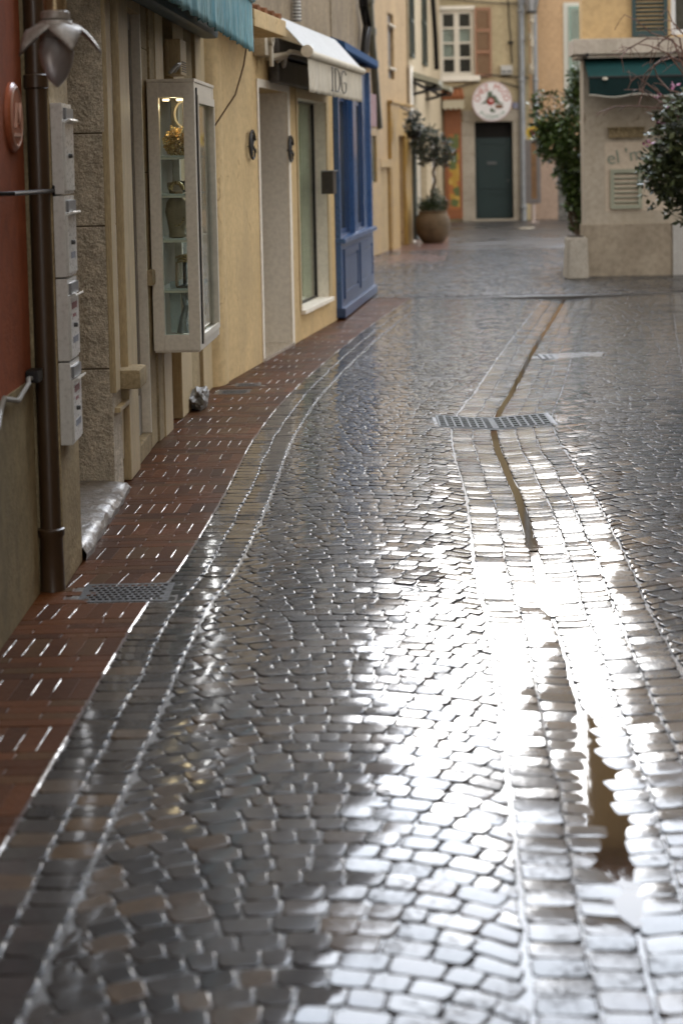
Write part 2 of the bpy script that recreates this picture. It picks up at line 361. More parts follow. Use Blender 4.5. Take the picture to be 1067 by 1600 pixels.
def units_mesh(name, cells, material, zf, gap=(.004, .008), inset=.0032, drop=.0017, skirt=.022, tilt=.0011, jit=.004, zoff=.0013, corner=.13):
    """cells = list of (corner list, tone): one rounded stone per cell, all stones of the paving in one mesh"""
    verts = []; faces = []; tones = []
    for cs, tone in cells:
        c = Vector((sum(p[0] for p in cs)/4, sum(p[1] for p in cs)/4, 0))
        g = random.uniform(*gap)/2
        P = [Vector((p[0], p[1], 0)) for p in cs]
        P = [p + Vector((random.uniform(-jit, jit), random.uniform(-jit, jit), 0)) for p in P]
        def ring(ins, dz):
            out = []
            for k in range(4):
                p, q = P[k], P[(k+1) % 4]
                ex = (q-p); l = ex.length
                for t in (corner, 1-corner):
                    v = p+ex*t; inw = (c-v); d = inw.length or 1
                    out.append(v+inw/d*ins)
            return out
        tx, ty, dz = random.uniform(-tilt, tilt), random.uniform(-tilt, tilt), random.uniform(-zoff, zoff)
        base = len(verts)
        # outer ring: points near the corners pushed to cut them
        r_out = ring(g, 0); r_in = ring(g+inset, 0); r_top = ring(g+inset*1.45, 0)
        zc = zf(c.x, c.y)
        def Z(v, d): return zf(v.x, v.y)*.7+zc*.3 + dz + tx*(v.x-c.x)/.05 + ty*(v.y-c.y)/.05 + d
        for v in r_out: verts.append((v.x, v.y, Z(v, -skirt)))
        for v in r_out: verts.append((v.x, v.y, Z(v, -drop)))
        for v in r_in: verts.append((v.x, v.y, Z(v, -drop*.07)))
        for v in r_top: verts.append((v.x, v.y, Z(v, 0)))
        for v in r_top: verts.append((v.x, v.y, Z(v, 0)))
        verts.append((c.x, c.y, Z(c, .0007)))
        for k in range(8):
            a, b = base+k, base+(k+1) % 8
            faces.append((a, b, b+8, a+8)); faces.append((a+8, b+8, b+16, a+16)); faces.append((a+16, b+16, b+24, a+24)); faces.append((a+32, b+32, base+40))
        tones += [tone]*41
    m = bpy.data.meshes.new(name); m.from_pydata(verts, [], faces); m.update()
    at = m.attributes.new('tone', 'FLOAT', 'POINT'); at.data.foreach_set('value', tones)
    m.polygons.foreach_set('use_smooth', [True]*len(faces))
    m.materials.append(material); o = bpy.data.objects.new(name, m); COL.objects.link(o)
    return o
def rect_out(x, y, rects): return any(a <= x <= b and c <= y <= d for a, b, c, d in rects)

# places of the iron covers let into the paving
GRC = ground(770, 657, -.03); GR = (GRC.x-.36, GRC.x+.36, GRC.y-.235, GRC.y+.235)
PGC = ground(198, 925); PG = (PGC.x-.19, PGC.x+.19, PGC.y-.17, PGC.y+.17)
P2C = ground(367, 612); P3C = ground(388, 600.5)
P2 = (P2C.x-.13, P2C.x+.13, P2C.y-.14, P2C.y+.14); P3 = (P3C.x-.11, P3C.x+.11, P3C.y-.12, P3C.y+.12)
MHC = ground(634, 918, -.02)
G3C = ground(890, 553, -.02); G3 = (G3C.x-.27, G3C.x+.27, G3C.y-.2, G3C.y+.2)
road_holes = [GR, G3, (MHC.x-.075, MHC.x+.075, MHC.y-.075, MHC.y+.075)]
pave_holes = [PG, P2, P3]

M_sett = stone_set('wet_setts', (.022, .020, .019), (.068, .060, .053), (.115, .075, .042))
M_brick = stone_set('wet_red_brick', (.060, .022, .008), (.118, .042, .014), (.09, .045, .018), .12, .34, .16)
M_slab = stone_set('wet_far_setts', (.03, .028, .027), (.065, .060, .057), (.09, .075, .06), .10, .30, .8)
cells = []
def tone_at(x, y):
    return min(1, max(0, random.random()*.72 + .35*noise.noise(Vector((x*.6, y*.35, 5)))+.12))
def add_cell(cs):
    cx = sum(p[0] for p in cs)/4; cy = sum(p[1] for p in cs)/4
    if rect_out(cx, cy, road_holes): return
    cells.append((cs, tone_at(cx, cy)))
def columns(xf, widths, y0, y1, pitch=.082):
    for k, wd in enumerate(widths):
        off = sum(widths[:k]); y = y0+random.uniform(0, .05)
        while y < y1:
            p = pitch*random.uniform(.86, 1.16)
            wob = lambda kk, yy: .011*noise.noise(Vector((yy*2.7, kk*7.3, xf(0)))) if 0 < kk < len(widths) else 0
            a, b = xf(y)+off, xf(y+p)+off
            add_cell([(a+wob(k, y), y), (a+wd+wob(k+1, y), y), (b+wd+wob(k+1, y+p), y+p), (b+wob(k, y+p), y+p)])
            y += p
def arcs(xl, xr, y0, y1, sag, pitch=.080):
    n = int((y1-y0)/pitch)
    for i in range(-3, n):
        y = y0+i*pitch+random.uniform(-.004, .004); W = xr(y)-xl(y)
        u = -random.uniform(0, .09)
        while u < W-.02:
            wd = random.uniform(.070, .108) if random.random() > .12 else random.uniform(.052, .07)
            u0, u1 = max(u, 0), min(u+wd, W); u += wd
            if u1-u0 < .03: continue
            def P(uu, v):
                q = uu/W*2-1; sl = -4*sag*q/W*1.0
                th = math.atan(sl); d = pitch*math.cos(th)*v
                yy = y+sag*(1-q*q)-math.sin(th)*0
                x = xl(y)+uu-math.sin(th)*d; yv = yy+math.cos(th)*d
                x = min(max(x, xl(yv)), xr(yv))
                return (x, yv)
            add_cell([P(u0, 0), P(u1, 0), P(u1, 1), P(u0, 1)])
Y0 = 1.4
columns(lambda y: kerb_x(y)+.001, [.115, .112], Y0, Y_END)
gw = lambda y: .003+.015*max(0, min(1, (y-6.2)/.5))
columns(lambda y: gut_x(y)-gw(y)-.235+.006*noise.noise(Vector((y*2, 0, 0))), [.122, .112], Y0, Y_END)
columns(lambda y: gut_x(y)+gw(y), [.115, .108, .118], Y0, Y_END)
arcs(lambda y: kerb_x(y)+.236, lambda y: gut_x(y)-gw(y)-.242, Y0, Y_END-.12, .15)
arcs(lambda y: gut_x(y)+gw(y)+.345, lambda y: right_x(y)-.12, Y0, Y_END-.12, .13)
columns(lambda y: right_x(y)-.116, [.112, .112], Y0, Y_END)
arcs(lambda y: right_x(y)+.112, lambda y: right_x(y)+1.0, 9.0, Y_END-.1, .1)
arcs(lambda y: right_x(y)+1.004, lambda y: right_x(y)+2.2, 10.5, Y_END-.1, .12)
o = units_mesh('road', cells, M_sett, rise, gap=(.003, .006)); tag(o, kind='structure')

# bed under the setts
M_bed = mat('wet_joint_sand', (.035, .030, .026), .3, var=.4, scale=9, bump=.5, bscale=120, coat=.8)
mb = MB(); ys = [1.2+.25*i for i in range(int((Y_END-1.2)/.25)+1)]+[Y_END]
grid = []
for y in ys:
    ks = [kerb_x(y)-.02]+[gut_x(y)+t for t in (-.9, -.6, -.3, -.1, 0, .1, .3, .6, .9, 1.36, 2.2, 3.4)]
    ks = sorted(max(k, kerb_x(y)-.02) for k in ks)
    grid.append([mb.bm.verts.new((x, y, rise(x, y)-.0040)) for x in ks])
for i in range(len(grid)-1):
    for k in range(len(grid[0])-1): mb.bm.faces.new((grid[i][k], grid[i][k+1], grid[i+1][k+1], grid[i+1][k]))
tag(mb.build('road_bed', M_bed, smooth=True), kind='structure')

# brick pavement along the houses
cells = []
y = Y0; row = 0
LB, WB = .222, .061; joints = []
while y < Y_END+.4:
    ph = random.uniform(-.008, .008)
    for i in range(14):                              # bricks laid along the street
        a, b = kerb_x(y)-.004-i*WB-ph*0, kerb_x(y+LB)-.004-i*WB
        cells.append([(a-WB, y), (a, y), (b, y+LB), (b-WB, y+LB)])
        if i and random.random() < .76: joints.append((y, i))
    y += LB
    for j in range(4):                               # then four courses laid across
        st = (j % 2)*.11
        xs = [0]+[st+.222*k for k in range(1 if st == 0 else 0, 6)]
        xs = sorted(set(xs))
        for k in range(len(xs)-1):
            a, b = kerb_x(y)-.004, kerb_x(y+WB)-.004
            cells.append([(a-xs[k+1], y), (a-xs[k], y), (b-xs[k], y+WB), (b-xs[k+1], y+WB)])
        y += WB
cells = [(cs, random.random()) for cs in cells if not rect_out(sum(p[0] for p in cs)/4, sum(p[1] for p in cs)/4, pave_holes)]
o = units_mesh('brick_pavement', cells, M_brick, lambda x, y: -.002+.0015*noise.noise(Vector((x*3, y*2, 0))), gap=(.002, .004), inset=.0016, drop=.0014,
               skirt=.03, tilt=.0003, jit=.0008, zoff=.0005, corner=.04); tag(o, kind='structure')
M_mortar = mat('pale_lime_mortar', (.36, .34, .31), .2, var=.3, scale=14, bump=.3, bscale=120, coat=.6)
M_mortar_d = mat('dark_brick_joint', (.07, .032, .02), .35, var=.35, scale=14, bump=.3, bscale=120, coat=.5)
mb = MB()
for i in range(80):
    ya, yb = 1.2+i*.25, 1.2+(i+1)*.25
    if ya > Y_END+.4: break
    z = -.0050
    mb.quad((kerb_x(ya)-.9, ya, z), (kerb_x(ya)+.004, ya, z), (kerb_x(yb)+.004, yb, z), (kerb_x(yb)-.9, yb, z))
    mb.quad((kerb_x(ya)+.004, ya, z), (kerb_x(ya)+.006, ya, -.06), (kerb_x(yb)+.006, yb, -.06), (kerb_x(yb)+.004, yb, z))
tag(mb.build('pavement_bed', M_mortar_d), kind='structure')
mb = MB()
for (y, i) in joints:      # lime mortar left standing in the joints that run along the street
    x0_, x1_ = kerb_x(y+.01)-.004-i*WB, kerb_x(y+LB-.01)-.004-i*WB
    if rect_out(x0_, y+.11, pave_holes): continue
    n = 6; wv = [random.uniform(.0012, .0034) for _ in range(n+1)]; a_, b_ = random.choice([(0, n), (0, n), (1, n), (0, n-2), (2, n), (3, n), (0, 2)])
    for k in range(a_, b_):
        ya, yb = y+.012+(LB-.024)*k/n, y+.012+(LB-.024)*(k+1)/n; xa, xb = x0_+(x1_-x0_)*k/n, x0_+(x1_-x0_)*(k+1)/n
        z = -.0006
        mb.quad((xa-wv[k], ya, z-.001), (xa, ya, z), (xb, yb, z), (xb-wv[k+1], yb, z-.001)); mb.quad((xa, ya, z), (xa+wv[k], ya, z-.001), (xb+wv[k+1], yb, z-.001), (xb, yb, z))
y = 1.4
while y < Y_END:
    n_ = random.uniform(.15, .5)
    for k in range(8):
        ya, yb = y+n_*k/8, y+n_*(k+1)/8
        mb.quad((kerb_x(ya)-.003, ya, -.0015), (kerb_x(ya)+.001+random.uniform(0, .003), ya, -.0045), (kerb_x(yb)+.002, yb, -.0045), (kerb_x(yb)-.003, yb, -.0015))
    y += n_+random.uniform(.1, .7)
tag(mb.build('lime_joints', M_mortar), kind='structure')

# dirty water standing in the gutter
mw = bpy.data.materials.new('brown_gutter_water'); mw.use_nodes = True; N = mw.node_tree.nodes; b = N['Principled BSDF']
b.inputs['Base Color'].default_value = (.055, .036, .020, 1); b.inputs['Roughness'].default_value = .03; b.inputs['IOR'].default_value = 1.33
n = N.new('ShaderNodeTexNoise'); n.inputs['Scale'].default_value = 9; bp = N.new('ShaderNodeBump'); bp.inputs['Strength'].default_value = .12
mw.node_tree.links.new(n.outputs['Fac'], bp.inputs['Height']); mw.node_tree.links.new(bp.outputs['Normal'], b.inputs['Normal'])
mb = MB()
for i in range(int((Y_END-6.3)/.1)):
    ya = 6.3+i*.1; yb = ya+.1
    z0 = lambda y: rise(gut_x(y), y)-.0012
    wl = lambda y: .019+.012*noise.noise(Vector((y*2.3, 3, 0))); wr = lambda y: .019+.014*noise.noise(Vector((y*2.1, 9, 0)))
    mb.quad((gut_x(ya)-wl(ya), ya, z0(ya)), (gut_x(ya)+wr(ya), ya, z0(ya)), (gut_x(yb)+wr(yb), yb, z0(yb)), (gut_x(yb)-wl(yb), yb, z0(yb)))
tag(mb.build('gutter_water', mw), kind='structure')
for (xa, xb, ya, yb, dz) in ((-.10, .25, 3.6, 5.05, .0042), (-.05, .12, 6.15, 6.75, .0025), (-.05, .09, 7.2, 7.45, .0025)):
    mb = MB(); rows = []; k = 30
    for i in range(k+1):       # the water follows the fall of the gutter, ragged at its edges
        u = i/k; y = ya+(yb-ya)*u; e_ = max(.0, math.sin(math.pi*u))**.6; zz = rise(gut_x(y), y)*.3+rise(gut_x((ya+yb)/2), (ya+yb)/2)*.7+dz
        l_ = gut_x(y)+xa*e_*(1+.35*noise.noise(Vector((y*6, 1, 1)))); r_ = gut_x(y)+xb*e_*(1+.35*noise.noise(Vector((y*6, 5, 1))))
        rows.append((mb.bm.verts.new((l_-.002, y, zz)), mb.bm.verts.new((r_+.002, y, zz))))
    for i in range(k): mb.bm.faces.new((rows[i][0], rows[i][1], rows[i+1][1], rows[i+1][0]))
    tag(mb.build('puddle', mw), kind='structure')

# larger pavers beyond the crossing, laid in slightly bowed courses
cells = []; y = Y_END+.07
while y < 31:
    ph = random.uniform(.105, .135); x = -1.6+random.uniform(0, .1)
    while x < 6.4:
        wd = random.uniform(.11, .19); f_ = lambda xx: .10*math.sin((xx-.6)*1.1)
        cells.append(([(x, y+f_(x)), (x+wd, y+f_(x+wd)), (x+wd, y+ph+f_(x+wd)), (x, y+ph+f_(x))], random.random()*.8)); x += wd
    y += ph
cells = [c_ for c_ in cells if c_[0][0][1] > Y_END+.065 and c_[0][1][1] > Y_END+.065]
o = units_mesh('far_road', cells, M_slab, lambda x, y: .004+.006*noise.noise(Vector((x*.7, y*.4, 4))), gap=(.006, .010), inset=.006, drop=.004, skirt=.02, tilt=.002, zoff=.0018); tag(o, kind='structure')
# far paving and the surrounding ground as sheets
mg = bpy.data.materials.new('far_paving'); mg.use_nodes = True; N = mg.node_tree.nodes; Lk = mg.node_tree.links; b = N['Principled BSDF']
tcn = N.new('ShaderNodeTexCoord'); br = N.new('ShaderNodeTexBrick'); br.inputs['Scale'].default_value = 5
br.inputs['Color1'].default_value = (.045, .043, .043, 1); br.inputs['Color2'].default_value = (.075, .070, .068, 1); br.inputs['Mortar'].default_value = (.03, .027, .025, 1)
br.inputs['Mortar Size'].default_value = .03; br.inputs['Brick Width'].default_value = .8; br.inputs['Row Height'].default_value = .6
Lk.new(tcn.outputs['Object'], br.inputs['Vector']); Lk.new(br.outputs['Color'], b.inputs['Base Color'])
nz = N.new('ShaderNodeTexNoise'); nz.inputs['Scale'].default_value = .8; nz.inputs['Detail'].default_value = 6; Lk.new(tcn.outputs['Object'], nz.inputs['Vector'])
mr = N.new('ShaderNodeMapRange'); mr.inputs['From Min'].default_value = .35; mr.inputs['From Max'].default_value = .65; mr.inputs['To Min'].default_value = .22; mr.inputs['To Max'].default_value = .5
Lk.new(nz.outputs['Fac'], mr.inputs['Value']); Lk.new(mr.outputs['Result'], b.inputs['Roughness'])
nb = N.new('ShaderNodeTexNoise'); nb.inputs['Scale'].default_value = 12; nb.inputs['Detail'].default_value = 3; Lk.new(tcn.outputs['Object'], nb.inputs['Vector'])
ad = N.new('ShaderNodeMath'); ad.operation = 'SUBTRACT'; Lk.new(nb.outputs['Fac'], ad.inputs[0]); Lk.new(br.outputs['Fac'], ad.inputs[1])
bp = N.new('ShaderNodeBump'); bp.inputs['Strength'].default_value = .5; bp.inputs['Distance'].default_value = .006
Lk.new(ad.outputs['Value'], bp.inputs['Height']); Lk.new(bp.outputs['Normal'], b.inputs['Normal'])
mb = MB(); mb.quad((-30, Y_END+.03, -.005), (40, Y_END+.03, -.005), (40, 120, -.005), (-30, 120, -.005))
tag(mb.build('crossing_pavement', mg), kind='structure')
mb = MB(); mb.quad((-400, -400, -.09), (400, -400, -.09), (400, 500, -.09), (-400, 500, -.09))
tag(mb.build('ground', mat('dark_ground', (.07, .065, .06), .6, var=.3, scale=2)), kind='structure')
mb = MB(); mb.box(-12, 12, Y_END-.04, Y_END+.06, -.08, -.006)   # joint course of flat stones across the street
tag(mb.build('crossing_kerb', mat('kerb_stone', (.10, .095, .09), .3, var=.3, scale=5, bump=.3, coat=.4)), kind='structure')
mb = MB(); mb.box(right_x(8)+.12, 14, -6, 9.0, -.08, -.004)
tag(mb.build('right_pavement', mat('kerb_stone', None)), kind='structure')
E = curve([gp(578, 403), gp(642, 380), gp(700, 352)])
mb = MB(); ya, yb = ground(600, 424).y, 44.5
mb.prism([(E(ya)-3, ya), (ground(690, 424).x, ya), (ground(700, 395).x, ground(700, 395).y), (ground(706, 352).x, yb), (E(yb)-3, yb)], -.03, .004, 'z')
tag(mb.build('pink_pavement', mat('pinkish_brick_paving', (.20, .10, .075), .35, var=.3, scale=3, bump=.3, bscale=14, coat=.3)), kind='structure')

# iron covers
M_iron = mat('wet_cast_iron', (.045, .042, .04), .5, metal=.1, var=.4, scale=20, bump=.4, bscale=60)
M_pit = mat('dark_pit', (.006, .006, .005), .7)
M_steel = mat('grey_galvanised_steel', (.12, .125, .12), .62, metal=0, spec=.3, var=.25, scale=20, bump=.2)
M_cement = mat('grey_wet_cement', (.15, .14, .125), .35, var=.4, scale=12, bump=.8, bscale=40, coat=.5)
t = thing('drain_grate', 'pale galvanised slotted drain grate lying across the gutter channel in mid road', 'drain grate', (GRC.x, GRC.y, 0))
for sgn in (-1, 1):
    cols = []
    for i in range(7):
        xx = .018+i*.0475
        for j in range(5):
            yy = -.20+j*.083
            cols.append((xx, xx+.035, yy, yy+.055))
    p = MB(); p.plate(0.0, .35, -.225, .225, 0, .014, cols, axis='z')
    o = p.build('grate_panel', M_steel, t)
    if sgn < 0: o.scale.x = -1
    o.location = (sgn*.001, 0, rise(GRC.x, GRC.y)-.010); o.rotation_euler = (0, -sgn*math.atan(.07), 0)
for sgn in (-1, 1):
    p = MB(); p.plate(0, .375, -.25, .25, -.03, .002, [(-.001, .353, -.229, .229)], axis='z'); o = p.build('grate_frame', mat('dark_wet_cement', (.045, .042, .038), .5, var=.4, scale=14, bump=.5), t)
    if sgn < 0: o.scale.x = -1
    o.location = (sgn*.0005, 0, rise(GRC.x, GRC.y)-.002); o.rotation_euler = (0, -sgn*math.atan(.07), 0)
p = MB(); p.box(-.35, .35, -.226, .226, -.10, -.066); p.build('drain_pit', M_pit, t)
def lattice_grate(c, hx, hy, nx, ny, label, z=.006):
    t = thing('pavement_grate', label, 'drain grate', (c.x, c.y, -.008), group='small iron grates in the brick pavement')
    holes = []
    for j in range(ny):
        for i in range(nx-(j % 2)):
            x = -hx+.02+(i+.5*(j % 2)+.5)*(2*hx-.04)/nx; y = -hy+.02+(j+.5)*(2*hy-.04)/ny
            holes.append((x-(2*hx-.04)/nx*.33, x+(2*hx-.04)/nx*.33, y-(2*hy-.04)/ny*.33, y+(2*hy-.04)/ny*.33))
    p = MB(); p.plate(-hx, hx, -hy, hy, z-.010, z, holes, axis='z'); p.build('grate_plate', M_iron, t)
    p = MB(); p.box(-hx, hx, -hy, hy, -.004, .0005); p.build('drain_pit', M_pit, t)
    p = MB(); p.plate(-hx-.03, hx+.03, -hy-.03, hy+.03, -.03, z-.002, [(-hx-.001, hx+.001, -hy-.001, hy+.001)], axis='z'); p.build('cement_surround', M_cement, t)
    return t
lattice_grate(PGC, .17, .14, 12, 7, 'black lattice grate in the brick pavement beside the brown drainpipe foot', .007)
lattice_grate(P2C, .11, .11, 9, 6, 'small dark grate in the brick pavement just past the plastic bag', .007)
lattice_grate(P3C, .095, .095, 9, 6, 'small dark grate in the brick pavement furthest along by the cream wall', .007)
t = thing('water_cover', 'small round iron water cover set among the setts left of the gutter', 'cover', (MHC.x, MHC.y, rise(MHC.x, MHC.y)-.004))
p = MB(); p.lathe([(.0, -.012), (.062, -.012), (.062, -.002), (.052, .0), (.048, -.003), (.036, -.003), (.033, 0), (.02, 0), (.018, -.003), (0, -.002)], n=28); p.build('cover_disc', M_iron, t, smooth=True)
p = MB(); p.plate(-.08, .08, -.08, .08, -.03, -.004, [(-.055, .055, -.055, .055)], axis='z'); p.build('cover_frame', M_cement, t)
t = thing('road_cover', 'flat dark iron cover among the setts right of the gutter beyond the slotted grate', 'cover', (G3C.x, G3C.y, rise(G3C.x, G3C.y)-.010))
p = MB(); p.plate(-.25, .25, -.18, .18, -.012, 0, [(-.22+i*.055, -.19+i*.055, -.15+j*.1, -.09+j*.1) for i in range(8) for j in range(3)], axis='z'); p.build('cover_plate', M_iron, t)
p = MB(); p.box(-.25, .25, -.18, .18, -.03, -.011); p.build('cover_frame', M_pit, t)

# ================================================================ houses
def part(mb, name, m, t, fr, smooth=False):
    o = mb.build(name, m, t, smooth)
    W = Matrix.Translation(fr.p0) @ Matrix.Rotation(fr.rz, 4, 'Z')
    T = Matrix.Translation(t.location) @ Matrix.Rotation(t.rotation_euler.z, 4, 'Z')
    L = T.inverted() @ W; o.location = L.to_translation(); o.rotation_euler = L.to_euler(); return o
def sub(mb, name, m, p, smooth=False): return mb.build(name, m, p, smooth)
def fthing(name, label, cat, fr, s, off=0.0, z=0.0, group=None):
    return thing(name, label, cat, fr.world(s, off, z), fr.rz, group)
class Loc:     # a frame whose origin sits at (s, off, z) of another frame, for things fixed to a wall
    def __init__(self, fr, s, off, z): self.fr, self.s0, self.o0, self.z0 = fr, s, off, z
    def hit(self, px, py, off=0): a = self.fr.hit(px, py, self.o0+off); return (a[0]-self.s0, a[1]-self.z0)

cream = mat('cream_render', (.64, .47, .245), .75, var=.14, scale=2.2, bump=.25, bscale=60, stain=((.40, .30, .18), 1.1, .48, .74), crack=1.1)
cream_wood = mat('cream_painted_wood', (.54, .41, .22), .5, var=.2, scale=7, bump=.35, bscale=30, stretch=(3, 3, .5), stain=((.24, .18, .11), 3.5, .56, .78))
ochre = mat('ochre_paint', (.40, .26, .075), .6, var=.2, scale=5, bump=.2, bscale=40, stain=((.25, .17, .07), 2.5, .5, .8))
red_wall = mat('terracotta_render', (.30, .085, .035), .8, var=.2, scale=1.7, bump=.3, bscale=70, stain=((.2, .07, .035), 1.3, .5, .8))
plinth_m = mat('dirty_cream_plinth', (.34, .27, .15), .75, var=.25, scale=2, bump=.3, bscale=60, stain=((.14, .12, .085), 1.6, .45, .8))
rough_stone = mat('rough_grey_stone', (.72, .62, .47), .8, var=.35, scale=14, bump=.7, bscale=46, bdist=.03, stain=((.30, .23, .15), 4, .5, .72))
dressed = mat('worn_dressed_stone', (.45, .35, .20), .7, var=.3, scale=6, bump=.6, bscale=36, bdist=.012, stain=((.20, .155, .10), 3, .48, .75))
white_frame = mat('white_lacquered_frame', (.72, .65, .53), .35, var=.07, scale=5)
white_render = mat('white_reveal_paint', (.88, .81, .69), .55, var=.08, scale=3, bump=.15, bscale=50)
dark_in = mat('dark_interior', (.02, .018, .016), .8)
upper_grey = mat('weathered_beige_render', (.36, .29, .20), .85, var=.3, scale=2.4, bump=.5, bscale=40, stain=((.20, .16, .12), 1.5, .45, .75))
clay = mat('clay_roof_tiles', (.36, .17, .09), .8, var=.4, scale=6, bump=.4)
grey_zinc = mat('grey_zinc', (.30, .31, .32), .4, metal=.4, var=.2, scale=5, bump=.1)
pane = glass('window_glass')
dark_glass = mat('dark_shop_glass', (.05, .052, .045), .06, var=.5, scale=1.5, spec=.6)
blue = mat('blue_gloss_paint', (.018, .058, .16), .4, var=.18, scale=4, bump=.12, bscale=25, coat=.3, stain=((.02, .045, .11), 2.2, .5, .8))
blue_l = mat('blue_edge_paint', (.035, .105, .27), .3, var=.15, scale=4, coat=.4)
iron_b = mat('black_wrought_iron', (.018, .016, .015), .4, metal=.5, var=.3, scale=20)
brown_pipe = mat('brown_painted_iron', (.055, .030, .013), .4, var=.05, scale=3, bump=.12, bscale=30, coat=.2)

def eaves(t, fr, s0, s1, H, depth=6, over=.35):
    p = MB(); p.box(s0-.02, s1+.02, -over, depth, H, H+.12)
    o = part(p, 'roof', clay, t, fr)
    q = MB(); n = int((s1-s0)/.22)
    for i in range(n):
        x = s0+.11+i*.22; q.tube([(x, -over-.05, H+.13), (x, depth*.5, H+.13+.05*depth)], .085, 8)
    sub(q, 'roof_tiles', clay, o); return o
def shell(t, fr, s0, s1, H, m, depth=6, y0=.42):
    p = MB(); p.box(s0, s1, y0, depth, 0, H-.01); return part(p, 'building_body', m, t, fr)
def louvres(mb, x0, x1, z0, z1, y, step=.055, t=.012, ang=-35):
    z = z0+step*.5
    while z < z1-.01:
        mb.box(x0, x1, y-.005, y+.03, z-t/2, z+t/2, rot=Matrix.Rotation(R(ang), 3, 'X')); z += step
def shutter(t, fr, s0, s1, z0, z1, off, m, name='shutter', rails=(.0, .34, .67, 1.0), group=None):
    """a louvred leaf hung flat on the wall"""
    p = MB(); st = .055
    p.box(s0, s0+st, off-.04, off, z0, z1, .004); p.box(s1-st, s1, off-.04, off, z0, z1, .004)
    for r in rails:
        c = z0+.04+(z1-z0-.08)*r; p.box(s0+st, s1-st, off-.037, off-.003, c-.04, c+.04)
    o = part(p, name, m, t, fr)
    q = MB()
    for a, b_ in zip(rails[:-1], rails[1:]):
        louvres(q, s0+st, s1-st, z0+.08+(z1-z0-.08)*a, z0+(z1-z0-.08)*b_, off-.03)
    sub(q, 'slats', m, o); return o

# ---- red house at the near left
FA = Frame((-1.168, -5), (-1.168, 6.44))
A = fthing('red_house', 'terracotta red rendered house with a dirty cream plinth at the left edge', 'house', FA, 0)
zsp = FA.z(20, 612)
p = MB(); p.plate(0, FA.L, zsp, 9, 0, .4, [(4.2, 5.2, 3.2, 5.0)]); part(p, 'wall', red_wall, A, FA)
p = MB(); p.plate(0, FA.L, 0, zsp, -.004, .4); part(p, 'plinth', plinth_m, A, FA)
shell(A, FA, 0, FA.L, 9, red_wall); eaves(A, FA, 0, FA.L, 9)
p = MB(); p.plate(4.2, 5.2, 3.2, 5.0, .12, .16, [(4.27, 4.67, 3.3, 4.9), (4.73, 5.13, 3.3, 4.9)]); f = part(p, 'window', white_frame, A, FA)
p = MB(); p.box(4.25, 5.15, .165, .17, 3.25, 4.95); sub(p, 'pane', dark_glass, f)
# oval plaque
s, z = FA.hit(18, 183)
t = fthing('round_plaque', 'small round terracotta plaque with pale rim on the red wall at left', 'plaque', FA, s, 0, z)
p = MB(); p.lathe([(0, -.02), (.115, -.02), (.125, -.012), (.125, 0)], n=36, axis='y'); p.build('plaque_disc', mat('orange_enamel', (.42, .12, .05), .35, var=.15, scale=12, coat=.3), t, True)
p = MB(); p.lathe([(.098, -.021), (.105, -.024), (.112, -.021)], n=36, axis='y', caps=False); p.build('plaque_rim', mat('pale_pink_enamel', (.50, .28, .20), .4), t, True)
p = MB(); p.tube([(-.05, -.024, -.04), (-.03, -.026, .045), (0, -.026, -.02), (.03, -.026, .045), (.05, -.024, -.04)], .007, 6)
p.box(-.07, .07, -.024, -.019, -.07, -.058); p.build('plaque_motif', MATS['pale_pink_enamel'], t, True)
# iron rod with eye
s0, z0 = FA.hit(6, 303, -.02); t = fthing('iron_bracket', 'thin dark iron rod bracket sticking out across the brown drainpipe', 'bracket', FA, s0, -.0, z0)
p = MB(); p.tube([(0, 0, 0), (.02, -.05, 0), (.28, -.075, .0), (.62, -.095, 0)], .008, 8); p.build('rod', iron_b, t, True)
p = MB(); p.tube([(.60+.02*math.cos(a), -.095, .02*math.sin(a)) for a in [i*math.pi/5 for i in range(11)]], .006, 6); p.build('eye', iron_b, t, True)
# cable on the plinth
pts = [FA.hit(x, y, -.02) for x, y in ((-30, 690), (-6, 668), (3, 640), (4, 622), (14, 624), (26, 626), (36, 616), (42, 600), (46, 592), (52, 590))]
t = fthing('wall_cable', 'loose pale grey cable looping along the top of the cream plinth', 'cable', FA, pts[3][0], 0, pts[3][1])
p = MB(); p.tube([(a-pts[3][0], -.018-.01*(i % 2), b_-pts[3][1]) for i, (a, b_) in enumerate(pts)], .009, 8); p.build('cable_run', mat('grey_cable', (.28, .27, .24), .5), t, True)
p = MB(); p.box(pts[-1][0]-pts[3][0]-.05, pts[-1][0]-pts[3][0]+.05, -.05, 0, pts[-1][1]-pts[3][1]-.015, pts[-1][1]-pts[3][1]+.03, .006); p.build('clip', iron_b, t)

# ---- brown drainpipe
t = thing('drainpipe', 'dark brown iron drainpipe with a cast foot between red wall and mailboxes', 'drainpipe', (-1.124, 6.50, 0))
p = MB(); p.tube([(0, 0, .22), (0, 0, 9)], .040, 20); p.build('pipe', brown_pipe, t, True)
p = MB(); p.lathe([(.05, .0), (.047, .02), (.044, .2), (.052, .215), (.052, .235), (.045, .24)], n=24)
p.build('cast_foot', brown_pipe, t, True)
for k in range(4):
    p = MB(); p.lathe([(.041, 1.9+k*1.9), (.047, 1.905+k*1.9), (.047, 1.95+k*1.9), (.041, 1.955+k*1.9)], n=24); p.build('collar', brown_pipe, t, True)

